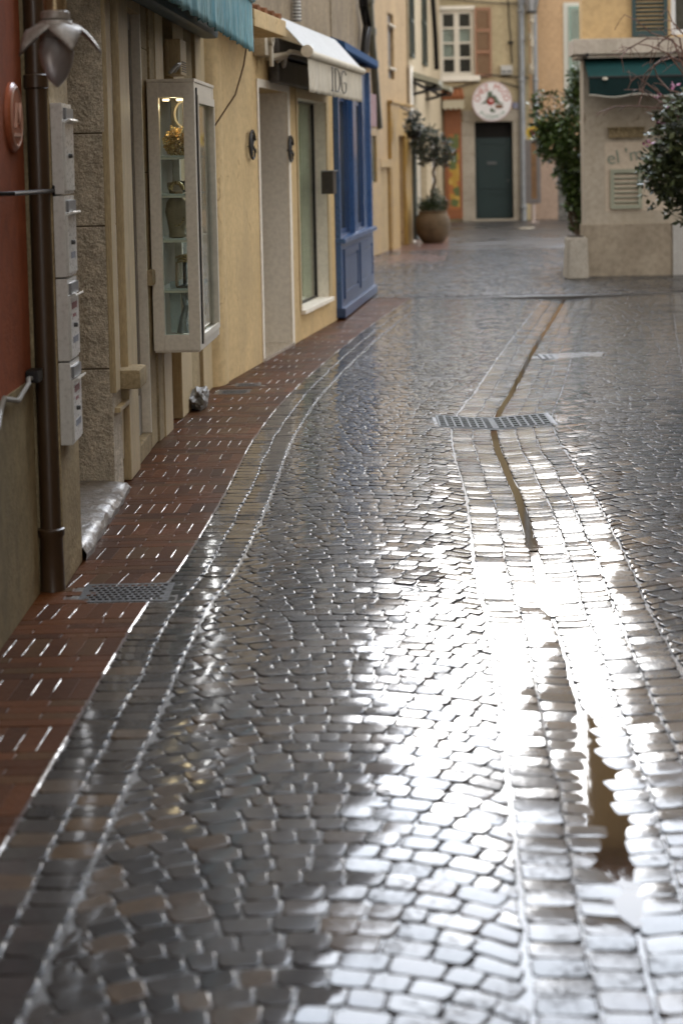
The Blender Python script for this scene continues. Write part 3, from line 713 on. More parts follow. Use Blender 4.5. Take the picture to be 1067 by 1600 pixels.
# ---- lantern hanging in front of the drainpipe
Lc = at_y(87, 30, 5.3)
t = thing('wall_lantern', 'hanging metal lantern with flared petals and a pointed glass drop at top left', 'lantern', tuple(Lc))
M_lm = mat('tarnished_pale_metal', (.36, .33, .29), .5, metal=.3, var=.3, scale=9, bump=.15)
p = MB(); p.lathe([(.034, .0), (.034, 1.2)], n=20); p.build('lantern_stem', mat('brass_brown_metal', (.30, .22, .12), .25, metal=.6, var=.2, scale=6), t, True)
p = MB(); p.lathe([(.037, -.005), (.045, .0), (.045, .02), (.037, .024)], n=20)
p.lathe([(.02, -.065), (.052, -.055), (.056, -.02), (.048, -.006), (.03, -.003)], n=20); p.build('lantern_collar', M_lm, t, True)
for k in range(5):
    a0 = math.radians(72*k+12); p = MB(); rows = []
    for i in range(9):
        u = i/8; r = .05+.085*u; zz = -.012-.02*u-.062*u*u; wd = .052*math.sin(math.pi*min(1, .18+.82*u)**.8)*(1-u*.2)+.002
        if i == 8: wd = .002
        rows.append([p.bm.verts.new((r*math.cos(a0)-q*wd*math.sin(a0), r*math.sin(a0)+q*wd*math.cos(a0), zz-.012*abs(q))) for q in (-1, -.5, 0, .5, 1)])
    for i in range(8):
        for j in range(4): p.bm.faces.new((rows[i][j], rows[i][j+1], rows[i+1][j+1], rows[i+1][j]))
    o = p.build('petal', M_lm, t, True); md = o.modifiers.new('thick', 'SOLIDIFY'); md.thickness = .003
p = MB(); p.lathe([(.035, -.04), (.050, -.07), (.054, -.10), (.046, -.14), (.028, -.18), (.006, -.203), (0, -.205)], n=24)
p.build('glass_drop', mat('frosted_lantern_glass', (.34, .31, .29), .38, var=.1, trans=.3), t, True)
p = MB(); p.tube([(-.16, 0, 1.0), (0, 0, 1.0)], .012, 8); p.box(-.19, -.16, -.04, .04, .9, 1.1, .006); o = p.build('wall_bracket', iron_b, t, True)
o.scale.x = (Lc.x+1.168)/.19; 

# ---- old stone house with the recessed doorway
FB = Frame((-1.078, 6.50), (-1.080, 8.40)); FB2 = Frame((-1.085, 10.0), (-.955, 12.5))
B = fthing('stone_house', 'old weathered stone house with recessed doorway and narrow cream shop bays', 'house', FB, 0)
HB = 7.6
def strip(t, fr, px0, px1, y, off, m, name, z0=0.0, z1=None, back=.35, bev=.006, z1py=None, z0py=None, label=None):
    s0 = fr.s(px0, y, off); s1 = fr.s(px1, y, off)
    if z1py is not None: z1 = fr.z(px0, z1py, off)
    if z0py is not None: z0 = fr.z(px0, z0py, off)
    if z1 is None: z1 = 3.2
    p = MB(); p.box(s0, s1, off, back, z0, z1, bev); o = part(p, name, m, t, fr)
    if label: o['label'] = label
    return o, s0, s1
s_rec0 = .46; s_rec1 = 1.90; FBJ = FB; FP = Frame((-1.122, 8.40), (-1.085, 10.0))
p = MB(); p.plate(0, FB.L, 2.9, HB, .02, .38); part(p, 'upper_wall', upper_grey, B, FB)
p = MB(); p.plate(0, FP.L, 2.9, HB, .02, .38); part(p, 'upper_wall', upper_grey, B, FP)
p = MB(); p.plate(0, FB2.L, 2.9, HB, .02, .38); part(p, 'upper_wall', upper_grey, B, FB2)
p = MB(); p.box(0.0, s_rec0, 0, .7, 0, 2.9, .008); part(p, 'door_jamb', dressed, B, FB)
p = MB()
zz = 0
for h in (.62, .7, .45, .66, .52):                     # the pier, stone by stone
    if zz > 2.85: break
    z1 = min(zz+h, 2.9); p.box(random.uniform(0, .008), .30, .004+random.uniform(0, .006), .7, zz+.003, z1-.003, .008); zz = z1
part(p, 'stone_pier', rough_stone, B, FP)
p = MB(); p.box(.012, .28, .02, .69, 0, 2.9); part(p, 'pier_core', mat('dark_joint', (.12, .09, .06), .9), B, FP)
p = MB(); p.box(s_rec0, s_rec1, .55, .7, 0, 2.9); part(p, 'recess_wall', dressed, B, FB)
p = MB(); p.box(s_rec0+.1, s_rec1-.1, .50, .55, .12, 2.4, .01); dd = part(p, 'door', mat('dark_brown_door', (.10, .055, .03), .5, var=.3), B, FB)
p = MB(); p.lathe([(0, -.05), (.025, -.045), (.02, 0)], n=14, axis='y', c=(s_rec0+.25, .5, 1.05)); sub(p, 'handle', iron_b, dd, True)
step_m = mat('wet_worn_step_stone', (.22, .18, .14), .4, var=.4, scale=9, bump=.8, bscale=14, bdist=.02, coat=.3, coat_rough=.25)
# worn threshold with a lumpy edge
p = MB(); rows = []
for i in range(41):
    s = s_rec0+(s_rec1-s_rec0)*i/40; rr = []
    for (y, z) in ((-.015, .0), (-.02, .03), (-.005, .055), (.03, .068), (.10, .070), (.30, .072), (.55, .072)):
        k = 1.0 if y < .08 else .25
        rr.append(p.bm.verts.new((s, y+.012*k*noise.noise(Vector((s*7, y*9, 3))), z+.014*k*noise.noise(Vector((s*11, y*14, 8))))))
    rows.append(rr)
for i in range(40):
    for j in range(6): p.bm.faces.new((rows[i][j], rows[i+1][j], rows[i+1][j+1], rows[i][j+1]))
part(p, 'threshold', step_m, B, FB, True)
# shop bay strips beyond the pier
p = MB(); p.box(.004, FP.s(179, 400), -.012, .02, .5, 2.9, .006); part(p, 'pilaster', cream_wood, B, FP)
s1 = FP.s(178, 400); s2 = FP.s(190, 400); s3 = FP.s(205, 400); s4 = FP.s(229, 400); s5 = FP.L
p = MB(); p.box(s1-.06, s2+.02, .055, .3, 0, 2.9); part(p, 'bay_back', ochre, B, FP)
p = MB(); p.box(s1-.02, s2, .02, .06, FP.z(184, 620), FP.z(184, 440), .008); part(p, 'shutter_board', cream_wood, B, FP)
p = MB(); p.box(s1-.05, s2-.005, .01, .06, .12, FP.z(188, 640), .008); part(p, 'lower_board', cream_wood, B, FP)
p = MB(); p.box(s1-.06, s2, -.02, .05, FP.z(188, 640), FP.z(188, 632), .006); part(p, 'ledge', cream_wood, B, FP)
p = MB(); p.box(s2, s3, -.02, .3, .0, 2.9, .012); part(p, 'pilaster', cream_wood, B, FP)
p = MB(); q = FP.hit(212, 588, -.06); p.box(q[0]-.10, q[0]+.16, -.10, .05, q[1]-.055, q[1]+.045, .022); part(p, 'corbel_stone', dressed, B, FP, True)
p = MB(); p.plate(s3, s4, .10, 2.45, .05, .10, [(s3+.10, s4-.05, .32, 2.36)]); dd = part(p, 'shop_door', mat('grey_beige_door', (.30, .27, .22), .45, var=.12), B, FP)
p = MB(); p.box(s3+.1, s4-.05, .072, .078, .32, 2.36); sub(p, 'pane', dark_glass, dd)
p = MB(); p.box(s3, s4, .0, .36, 0, .10, .01); part(p, 'door_sill', dressed, B, FP)
p = MB(); p.box(s4, s4+.03, -.0, .3, 0.1, 2.5, .004); part(p, 'door_trim', white_frame, B, FP)
p = MB(); p.box(s3, s4+.03, .0, .36, 2.45, 2.9); part(p, 'door_lintel', cream_wood, B, FP)
p = MB(); zz = 0
for h in (.95, .62, .7, .63):
    p.box(s4+.03, s5-.0, .002, .36, zz+.002, zz+h-.002, .01); zz += h
part(p, 'stone_pilaster', dressed, B, FP)
p = MB(); p.box(s4+.01, s5, -.03, .3, .93, 1.02, .02); part(p, 'pilaster_band', dressed, B, FP, True)
p = MB(); p.box(s4-.3, s5+.02, -.05, .3, 2.62, 2.9, .02); part(p, 'bay_cornice', cream_wood, B, FP)
# poster in the bay
q0 = FP.hit(184, 300, .04); zt, zb = FP.z(184, 150, .04), FP.z(184, 432, .04)
t = fthing('bay_poster', 'tall faded blue-grey poster on a cream board in the narrow shop bay', 'poster', FP, q0[0], .045, zb)
p = MB(); p.box(-.14, .10, -.004, .0, 0, zt-zb, .0); p.build('board', cream_wood, t)
p = MB(); p.box(-.11, .07, -.009, -.004, .07, zt-zb-.25); p.build('print', mat('faded_blue_grey_print', (.16, .17, .19), .4, var=.5, scale=5, col2=(.33, .24, .20)), t)
for x in (-.1, .06):
    for z in (.04, zt-zb-.1): p = MB(); p.lathe([(0, -.014), (.008, -.012), (.008, 0)], n=8, axis='y', c=(x, 0, z)); p.build('screw', iron_b, t)
# bays of the second stretch (behind and under the showcase)
Y2 = 640
a = [FB2.s(x, Y2) for x in (238, 254, 266, 282, 299, 317, 328)]
p = MB(); p.box(0.0, a[1], -.012, .34, 0, 2.9, .01); part(p, 'stone_pilaster', dressed, B, FB2)
p = MB(); p.box(a[1], a[2], -.02, .34, 0, 2.9, .006); part(p, 'pilaster', cream_wood, B, FB2)
p = MB(); p.box(a[2], a[3]+.02, .05, .34, 0, 2.9); part(p, 'bay_back', ochre, B, FB2)
p = MB(); p.box(a[3]+.02, a[4], -.015, .34, 0, 2.9, .008); o = part(p, 'pilaster', cream_wood, B, FB2)
p = MB(); p.box(a[3]+.16, a[4]-.10, -.02, .0, .5, 1.2); part(p, 'glass_slit', mat('dull_green_glass', (.12, .15, .12), .15), B, FB2)
p = MB(); zz = 0
for h in (.52, .8, .8, .78): p.box(a[4], a[5], .01, .34, zz+.002, zz+h-.002, .012); zz += h
part(p, 'stone_pilaster', dressed, B, FB2)
p = MB(); p.box(a[5], FB2.L-.02, -.015, .34, 0, 2.9, .008); part(p, 'pilaster', cream_wood, B, FB2)
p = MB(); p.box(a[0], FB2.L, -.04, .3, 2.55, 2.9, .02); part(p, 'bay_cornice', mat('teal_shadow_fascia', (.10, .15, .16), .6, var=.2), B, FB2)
shell(B, FB, 0, 6.0, HB, upper_grey, y0=.72); eaves(B, FB, 0, 6.0, HB)
# small alarm housing above the showcase
q = FB2.hit(274, 118, -.05)
t = fthing('alarm_box', 'small cream ventilation box on the wall just above the glass showcase', 'box', FB2, q[0], 0, q[1])
p = MB(); p.box(-.08, .16, -.10, 0, 0, .22, .012); p.build('housing', cream_wood, t)
p = MB(); [p.box(-.05, .12, -.104, -.1, .02+i*.014, .027+i*.014) for i in range(5)]; p.build('grille', iron_b, t)
p = MB(); p.tube([(-.1, -.06, .02), (-.16, -.1, .06), (-.25, -.1, .05), (-.3, -.06, 0)], .012, 8); p.build('cable', mat('grey_cable', None), t, True)

# ---- mailboxes on the jamb
M_mail = mat('white_powder_coat', (.58, .56, .51), .3, var=.06, scale=6, coat=.2)
tops = [160, 305, 437, 573, 712]
labs = ['white metal mailbox at the top of the column of four, with plain front',
        'white metal mailbox second from the top of the column beside the doorway',
        'white metal mailbox third from the top, flap open with red and grey stickers',
        'white metal mailbox at the bottom of the column, with red stickers and torn flap']
sm = .125
def zmail(py): return FB.z(100, py, -.045)
zz = [zmail(y) for y in tops]
for k in range(4):
    h = zz[k]-zz[k+1]-.006
    t = fthing('mailbox', labs[k], 'mailbox', FB, sm, -.001, zz[k+1]+.003, 'white mailboxes stacked beside the doorway')
    p = MB(); p.box(-.115, .115, -.045, 0, 0, h, .004); p.build('case', M_mail, t)
    p = MB(); p.box(-.102, .102, -.052, -.045, .012, h-.07, .003); o = p.build('door', M_mail, t)
    q = MB(); q.lathe([(.0, -.016), (.008, -.014), (.009, 0)], n=12, axis='y', c=(-.03, -.052, h*.42)); sub(q, 'lock', M_iron, o, True)
    q = MB()
    if k in (2, 3):
        q.box(-.07, .05, -.0535, -.052, h*.62, h*.70); q.box(-.05, .02, -.0535, -.052, h*.52, h*.56)
        sub(q, 'sticker', mat('faded_red_sticker', (.32, .09, .09), .5, var=.4, scale=60), o)
        q = MB(); q.box(-.06, .06, -.0535, -.052, h*.2, h*.28); sub(q, 'name_card', mat('grey_card', (.30, .32, .38), .5, var=.5, scale=80), o)
    elif k == 1:
        q.box(-.05, .05, -.0535, -.052, h*.22, h*.30); sub(q, 'name_card', mat('grey_card', (.30, .32, .38), .5, var=.5, scale=80), o)
    q = MB(); q.box(-.09, .09, -.056, -.044, h-.062, h-.018, .002); sub(q, 'letter_slot', mat('slot_grey', (.18, .18, .18), .4), o)
    p = MB(); p.box(-.095, .095, -.074, -.048, h-.072, h-.064, .002, rot=Matrix.Rotation(R(-24), 3, 'X')); p.build('flap', M_mail, t)

lamp_m = bpy.data.materials.new('warm_lamp'); lamp_m.use_nodes = True; lamp_m.node_tree.nodes['Principled BSDF'].inputs['Emission Color'].default_value = (1, .7, .4, 1); lamp_m.node_tree.nodes['Principled BSDF'].inputs['Emission Strength'].default_value = 2.0
# ---- glass showcase on the wall
Yc = 9.85
FS = Frame((-1.079, Yc), (-1.079+.9*.047, Yc+.9))
zb = at_y(313, 547, Yc).z; zt = at_y(304, 128, Yc).z
xr = at_y(309, 340, Yc).x; D = xr+1.079; Ls = .92
t = fthing('showcase', 'tall white framed glass showcase with shelves fixed to the wall', 'display case', FS, 0, 0, zb)
h = zt-zb
p = MB()
p.box(0, .06, -D, -D+.065, 0, h, .004); p.box(0, .05, -.065, -.0, 0, h, .004)     # uprights at the near side
p.box(Ls-.06, Ls, -D, -D+.055, 0, h, .004); p.box(Ls-.05, Ls, -.055, 0, 0, h, .004)
p.box(0.001, .05, -D+.065, -.065, 0.001, .09, .003); p.box(0.001, .05, -D+.065, -.065, h-.085, h-.001, .003)
p.box(.06, Ls-.06, -D+.001, -D+.05, 0.001, .07, .003); p.box(.06, Ls-.06, -D+.001, -D+.05, h-.09, h-.001, .003)
p.box(.01, Ls-.01, -D+.01, -.005, -.012, .012, .003); p.box(-.004, Ls+.004, -D-.004, 0.0, h, h+.02, .004)
p.build('frame', white_frame, t)
p = MB(); p.box(.02, .026, -D+.06, -.06, .085, h-.08); p.build('side_pane', pane, t)
p = MB(); p.box(.055, Ls-.055, -D+.02, -D+.026, .065, h-.085); p.build('front_pane', pane, t)
for k in (.09, .17):
    p = MB(); p.lathe([(0, 0), (.018, 0), (.02, .012), (0, .012)], n=14, c=(.12, -k, h-.10)); o = p.build('spot_lamp', lamp_m, t)
ll = bpy.data.lights.new('spot_lamp_light', 'POINT'); ll.specular_factor = .15; ll.energy = 0.4; ll.color = (1, .72, .42); ll.shadow_soft_size = .02; lo = bpy.data.objects.new('spot_lamp_light', ll); COL.objects.link(lo); lo.parent = t; lo.location = (.13, -.13, h-.13)
p = MB(); p.plate(.085, Ls-.05, .05, h-.07, -D-.012, -D-.0, [(.11, Ls-.085, .085, h-.115)]); p.build('front_door', white_frame, t)
p = MB(); p.box(.062, .083, -D-.008, -D+.002, .03, h-.03); p.build('door_gap', iron_b, t)
p = MB(); p.box(.05, Ls-.05, -.012, -.004, .01, h-.01); p.build('back_panel', mat('showcase_back', (.20, .16, .11), .5, var=.3, scale=3), t)
pys = [325, 453-2, 303+0]; 
shz = [at_y(275, y, Yc).z-zb for y in (243, 303, 373, 452)]
for z in shz:
    p = MB(); p.box(.03, Ls-.03, -D+.04, -.02, z-.010, z, .002); o = p.build('shelf', mat('shelf_glass_edge', (.55, .56, .52), .2), t)
    q = MB(); q.box(.031, .045, -D+.05, -.03, z-.022, z-.010); sub(q, 'shelf_bracket', white_frame, o)
M_gold = mat('crumpled_gold', (.70, .50, .24), .28, metal=.8, var=.3, scale=14, bump=.6, bscale=30)
M_tan = mat('tan_leather', (.38, .24, .13), .5, var=.3, scale=12, bump=.2)
M_blk = mat('black_leather', (.03, .026, .022), .35, var=.2)
M_bust = mat('linen_bust', (.30, .22, .14), .8, var=.15, scale=20)
def in_case(px, zl, name, label, cat):
    w_ = at_y(px, 300, Yc+.14); sx = .14; yy = -(w_.x+1.079)
    return fthing(name, label, cat, FS, sx, max(min(yy, -.07), -D+.09), zb+zl)
# top shelf: crumpled gold scarf + white hoop
o = in_case(277, shz[0], 'gold_scarf', 'crumpled gold scarf on the top shelf of the showcase', 'scarf')
p = MB(); bmesh.ops.create_icosphere(p.bm, subdivisions=5, radius=.085)
for v in p.bm.verts:
    n_ = v.co.normalized(); rdg = abs(noise.noise(n_*3.4))*1.0+abs(noise.noise(n_*8))*.35
    v.co = Vector((n_.x*.085, n_.y*.075, n_.z*.09))*(.75+.55*rdg); v.co.z += .075
p.build('scarf_cloth', M_gold, o, True)
o = in_case(286, shz[0], 'hoop_necklace', 'pale hoop necklace standing on its holder behind the gold scarf', 'necklace'); o.location.y += .16
p = MB(); p.tube([(.0+.0*math.cos(a), .055*math.cos(a), .24+.075*math.sin(a)) for a in [i*math.pi/14 for i in range(29)]], .007, 8); p.build('hoop', white_frame, o, True)
p = MB(); p.tube([(.012, 0, 0), (.012, 0, .32)], .01, 8); p.lathe([(.05, 0), (.05, .012), (.01, .02)], n=16, c=(.012, 0, 0)); p.build('holder', M_bust, o, True)
def sandal(o, m1, m2, L=.2):
    p = MB(); rows = []
    for i in range(9):
        u = i/8; wd = .035*(.6+.5*math.sin(math.pi*min(1, u*.9+.1))); zz = .05*(1-u)**1.5+.012
        rows.append([p.bm.verts.new((-L/2+u*L, q*wd, zz-hh)) for q, hh in ((-1, 0), (0, -.003), (1, 0), (1, .012), (-1, .012))])
    for i in range(8):
        for j in range(5): p.bm.faces.new((rows[i][j], rows[i][(j+1) % 5], rows[i+1][(j+1) % 5], rows[i+1][j]))
    p.bm.faces.new(rows[0]); p.bm.faces.new(rows[-1][::-1])
    p.box(-L/2, -L/2+.035, -.018, .018, 0, .052, .005); p.build('sole', m1, o, True)
    for u in (.25, .05):
        p = MB(); p.tube([(u*L, .036*math.cos(a), .022+.042*math.sin(a)) for a in [i*math.pi/8 for i in range(9)]], .009, 6); p.build('strap', m2, o, True)
o = in_case(273, shz[1], 'sandal', 'tan and gold sandal on the second shelf of the showcase', 'sandal'); sandal(o, M_tan, M_gold); o.rotation_euler.z += R(200)
o = in_case(286, shz[1], 'sandal', 'black sandal behind the tan one on the second shelf', 'sandal'); sandal(o, M_blk, M_blk); o.rotation_euler.z += R(150); o.location.y += .14
o = in_case(274, shz[2], 'necklace_bust', 'rounded brown bust on the third shelf of the showcase', 'bust')
p = MB(); p.lathe([(.03, 0), (.05, .006), (.045, .03), (.055, .09), (.068, .15), (.058, .205), (.03, .235), (0, .245)], n=24); p.build('bust_body', M_bust, o, True)
p = MB(); p.tube([(.03*math.cos(a)-.052, .05*math.cos(a), .12+.05*math.sin(a)) for a in [math.pi+i*math.pi/8 for i in range(9)]], .004, 6); p.build('chain', M_gold, o, True)
o = in_case(289, shz[2], 'bead_strand', 'dark strands of beads hanging beside the brown bust', 'necklace'); o.location.y += .1
p = MB()
for k in range(3): p.tube([(0, -.02+.02*k, .0), (.0, -.025+.02*k, .1), (0, -.01+.01*k, .21)], .006, 6)
p.build('beads', iron_b, o, True)
o = in_case(284, shz[3], 'bracelet_stand', 'stand with brown and silver bracelets on the fourth shelf', 'jewellery')
p = MB(); p.tube([(0, .0, 0), (0, 0, .19)], .012, 8); p.lathe([(.05, 0), (.05, .01), (.012, .02)], n=16); p.build('stand', M_blk, o, True)
p = MB()
for k, r_ in enumerate((.045, .038, .048)): p.tube([(r_*math.cos(a), r_*math.sin(a), .15+.015*k+.006*math.cos(a*2)) for a in [i*math.pi/8 for i in range(17)]], .007, 6)
p.build('bracelet', M_gold, o, True)
o = in_case(271, shz[3], 'jewel_card', 'tan folded jewellery card leaning on the fourth shelf', 'card')
p = MB(); p.box(-.04, .04, -.01, 0, 0, .14, rot=Matrix.Rotation(R(18), 3, 'Y')); p.build('card_leaf', M_tan, o)
o = in_case(268, .09, 'display_board', 'pale display board at the bottom of the showcase', 'display board')
p = MB(); p.box(-.0, .01, -.03, .03, -.0, .30, .01); p.build('board_panel', mat('pale_blue_card', (.42, .46, .46), .5, var=.05), o)
o = in_case(284, .09, 'glove_form', 'curved silver hand-shaped jewellery form at the bottom of the showcase', 'jewellery form')
p = MB(); p.tube([(0, .02, 0), (0, .015, .08), (0, -.005, .15), (0, .01, .2)], [.035, .022, .018, .012], 12)
for k in range(4): p.tube([(0, -.01+.008*k, .19), (0, -.02+.014*k, .24), (0, -.018+.014*k, .27-.008*abs(k-1.5))], [.007, .006, .004], 6)
p.build('form_body', grey_zinc, o, True)

# ---- teal fringed awning above the showcase
teal = mat('teal_awning_cloth', (.10, .27, .32), .8, var=.45, scale=5, stretch=(1, 1, .25), bump=.2, bscale=80, col2=(.24, .38, .37))
zlo = at_y(383, 78, 12.0).z; DV = .38; zhi = zlo+.36
t = fthing('teal_awning', 'faded teal striped awning with hanging valance at the top left', 'awning', FB2, 0, 0, zlo)
fr0 = FB2
def wavy(mb, s0, s1, off, z0, z1, n=60, amp=.012, thick=.004, seed=0, bow=0, nz=8):
    rows = []
    for i in range(n+1):
        s = s0+(s1-s0)*i/n; rr = []
        for j in range(nz+1):
            v = j/nz; z = z0+(z1-z0)*v
            if j == 0: z += .006*math.sin(s*40+seed)
            rr.append(mb.bm.verts.new((s, off-amp*(1-v)*(math.sin(s*17+seed)+.6*math.sin(s*41+1.7*seed)), z)))
        rows.append(rr)
    for i in range(n):
        for j in range(nz): mb.bm.faces.new((rows[i][j], rows[i+1][j], rows[i+1][j+1], rows[i][j+1]))
sL = -1.9; sR = FB2.L-.22
p = MB(); wavy(p, sL, sR, -DV, 0, .36, amp=.012); o = part(p, 'valance', teal, t, fr0, True); md = o.modifiers.new('thick', 'SOLIDIFY'); md.thickness = .004
o.location.z = 0
p = MB(); p.prism([(-DV-.01, .36), (-DV-.01, .375), (0, .80), (0, .785)], sL, sR, 'x'); o = part(p, 'canopy', teal, t, fr0); o.location.z = 0
p = MB(); p.tube([(sL, -DV, .37), (sR+.03, -DV, .37)], .026, 12); o = part(p, 'front_bar', mat('teal_bar', (.09, .22, .26), .4), t, fr0, True); o.location.z = 0
p = MB(); [p.tube([(x, 0, .55), (x, -DV+.02, .37)], .014, 8) for x in (sL+.2, sR-.1)]; o = part(p, 'arm', white_frame, t, fr0, True); o.location.z = 0
p = MB(); p.box(sL, sR, -.14, -.02, .10, .50, .03); o = part(p, 'rolled_cassette', mat('teal_cassette', (.07, .11, .13), .5, var=.2), t, fr0); o.location.z = 0
p = MB(); pts = [(sR-.2, -DV+.02, .05), (sR-.17, -DV+.05, -.10), (sR-.12, -DV+.12, -.3), (sR-.12, -.12, -.5), (sR-.02, -.03, -.62)]
p.tube(pts, .006, 6); o = part(p, 'cord', mat('brown_cord', (.20, .12, .06), .6), t, fr0, True); o.location.z = 0
# clear plastic bag at the wall foot
g = ground(308, 640)
t = thing('plastic_bag', 'crumpled clear plastic bag lying at the wall foot under the showcase', 'bag', (g.x+.01, g.y+.1, .0))
p = MB(); bmesh.ops.create_icosphere(p.bm, subdivisions=4, radius=1)
for v in p.bm.verts:
    n_ = v.co.normalized(); r_ = .8+.35*noise.noise(n_*1.7)+.22*abs(noise.noise(n_*5)); v.co = Vector((n_.x*.085*r_, n_.y*.22*r_, max(-.065, n_.z*.085*r_)+.065))
bagm = mat('cloudy_plastic', (.30, .28, .25), .5, var=.2, scale=12, trans=.35, bump=.2, bscale=18); p.build('bag_film', bagm, t, True)

# ================================================================ cream shop house (with the blue shop in it)
FC = Frame((-.85, 12.75), (-.04, 17.7)); FD = Frame((-.045, 17.62), (.352, 21.0))
HC = 5.3
C = fthing('cream_house', 'cream rendered house with a white doorway, tall shop window and grey upper wall', 'house', FC, 0)
d0, d1 = FC.s(409, 400), FC.s(453, 400); dz = FC.z(411, 138)
w0, w1 = FC.s(469, 400), FC.s(513, 400); wz0 = FC.z(490, 476); wz1 = FC.z(466, 153)
ZS = 2.78
p = MB(); p.plate(0, FC.L, 0, ZS, 0, .40, [(d0, d1, -.1, dz), (w0, w1, wz0, wz1)]); part(p, 'wall', cream, C, FC)
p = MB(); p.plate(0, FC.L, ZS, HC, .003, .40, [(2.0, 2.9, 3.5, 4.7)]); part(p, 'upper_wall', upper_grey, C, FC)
# rounded corner towards the stone house
p = MB()
p.prism([(-.975, 12.46), (-.945, 12.43), (-.90, 12.47), (-.862, 12.56), (-.845, 12.68), (-.848, 12.76), (-.93, 13.1), (-1.3, 13.1), (-1.3, 12.46)], 0, ZS, 'z')
FW = Frame((0, 0), (1, 0)); part(p, 'corner', cream, C, FW, True)
# door recess
p = MB(); p.plate(d0, d1, .03, dz, .40, .60, [(d0+.012, d1-.012, .04, dz-.012)]); part(p, 'door_reveal', white_render, C, FC)
p = MB(); p.plate(d0+.012, d1-.012, .04, dz-.012, .50, .54, [(d0+.1, d1-.1, .2, dz-.1)]); f = part(p, 'shop_door', white_frame, C, FC)
p = MB(); p.box(d0+.1, d1-.1, .515, .522, .2, dz-.1); sub(p, 'pane', dark_glass, f)
p = MB(); p.box(d0-.06, d0-.002, -.012, .0, 0, dz+.07, .004); p.box(d1+.002, d1+.10, -.012, .0, 0, dz+.07, .004); p.box(d0-.002, d1+.002, -.012, 0, dz+.002, dz+.07, .004)
p.plate(d0-.012, d0+.004, 0.02, dz, .003, .49); p.box(d1-.006, d1+.003, .003, .49, .03, dz)
part(p, 'door_surround', white_render, C, FC)
p = MB(); p.box(d0-.05, d1+.04, -.02, .8, 0, .03, .006); part(p, 'doorstep', mat('pale_wet_step', (.40, .33, .24), .25, var=.15, coat=.5), C, FC)
# window
p = MB(); p.plate(w0+.001, w1-.001, wz0+.001, wz1-.001, .115, .155, [(w0+.015, w1-.02, wz0+.02, wz1-.02)]); f = part(p, 'window_frame', iron_b, C, FC)
p = MB(); p.box(w0+.015, w1-.02, .128, .134, wz0+.02, wz1-.02); sub(p, 'pane', glass('shop_pane', (.85, .9, .84)), f)
p = MB(); p.box(w0-.02, w1+.05, -.045, -.001, wz0-.035, wz0+.004, .004); p.box(w0+.002, w1-.002, -.0, .114, wz0-.01, wz0+.004); part(p, 'window_sill', white_render, C, FC)
p = MB(); p.box(w1-.006, w1-.0005, .002, .114, wz0+.005, wz1-.007); p.box(w0+.001, w1-.001, .002, .114, wz1-.006, wz1-.0005); part(p, 'window_reveal', white_render, C, FC)
p = MB(); p.box(w1+.001, w1+.16, -.01, -.001, wz0-.0, wz1+.1, .003); p.box(w0-.07, w0-.001, -.01, -.001, wz0, wz1+.1, .003); p.box(w0-.001, w1+.001, -.01, -.001, wz1, wz1+.1, .003)
part(p, 'window_surround', cream_wood, C, FC)
p = MB(); p.box(w0+.004, w1-.004, .17, .2, wz0+.004, wz1-.004); part(p, 'pane_sheen_board', mat('painted_pane_sheen', (.74, .76, .66), .7, var=.5, scale=2.2, stretch=(3, 1, .3)), C, FC)  # pale board added behind the pane; its colour stands for the glass reflection
# upstairs window
p = MB(); p.plate(2.0, 2.9, 3.5, 4.7, .12, .16, [(2.06, 2.42, 3.56, 4.64), (2.48, 2.84, 3.56, 4.64)]); f = part(p, 'window', white_frame, C, FC)
p = MB(); p.box(2.05, 2.85, .17, .175, 3.55, 4.65); sub(p, 'pane', dark_glass, f)
# cornice slab
cs0, cz0 = FC.hit(382, 35, -.28); cs1 = FC.s(428, 47, -.28)
p = MB(); p.box(-.18, FC.s(447, 40, -.30), -.30, .0, FC.z(425, 50, -.3), FC.z(425, 24, -.3), .008); part(p, 'cornice', cream, C, FC)
p = MB(); 
for k in range(12): p.tube([(-.1+k*.09, -.26+.02*math.sin(k*2.1), FC.z(425, 24, -.3)+.02), (-.05+k*.09, .0, FC.z(425, 24, -.3)+.06)], .03, 8)
part(p, 'cornice_tiles', clay, C, FC, True)
shell(C, FC, 0, FC.L, HC, upper_grey, y0=.96); eaves(C, FC, 0, FC.L, HC)
# blue shop end of the same house
d1z = FD.z(548, 372, -.06); bz = 2.66
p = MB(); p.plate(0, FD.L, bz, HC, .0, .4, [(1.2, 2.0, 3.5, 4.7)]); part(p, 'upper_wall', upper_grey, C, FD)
p = MB(); p.plate(1.2, 2.0, 3.5, 4.7, .12, .16, [(1.26, 1.57, 3.56, 4.64), (1.63, 1.94, 3.56, 4.64)]); f = part(p, 'window', white_frame, C, FD)
p = MB(); p.box(1.25, 1.95, .17, .175, 3.55, 4.65); sub(p, 'pane', dark_glass, f)
shell(C, FD, 0, FD.L, HC, upper_grey, y0=.5); eaves(C, FD, 0, FD.L, HC)
BL = fthing('blue_shopfront', 'blue painted wooden shopfront with two tall windows and panelled base', 'shopfront', FD, 0)
sw = [FD.s(x, 300) for x in (526.5, 545, 553.5, 568)]
p = MB(); p.plate(0, FD.L, d1z-.02, bz, .0, .12, [(sw[0], sw[1], d1z+.05, 2.32), (sw[2], sw[3], d1z+.05, 2.32)]); part(p, 'shop_frame', blue, BL, FD)
for xa_, xb_, zz_ in ((0, .10, .03), (FD.L-.12, FD.L, .03), (sw[1]+.1, sw[2]-.1, d1z)):
    p = MB(); p.box(xa_, xb_, -.05, .1 if zz_ < .1 else 0, zz_, bz+.02, .006); part(p, 'post', blue_l, BL, FD)
p = MB(); p.box(0.10, FD.L-.12, -.052, .1, .12, d1z-.02, .006)
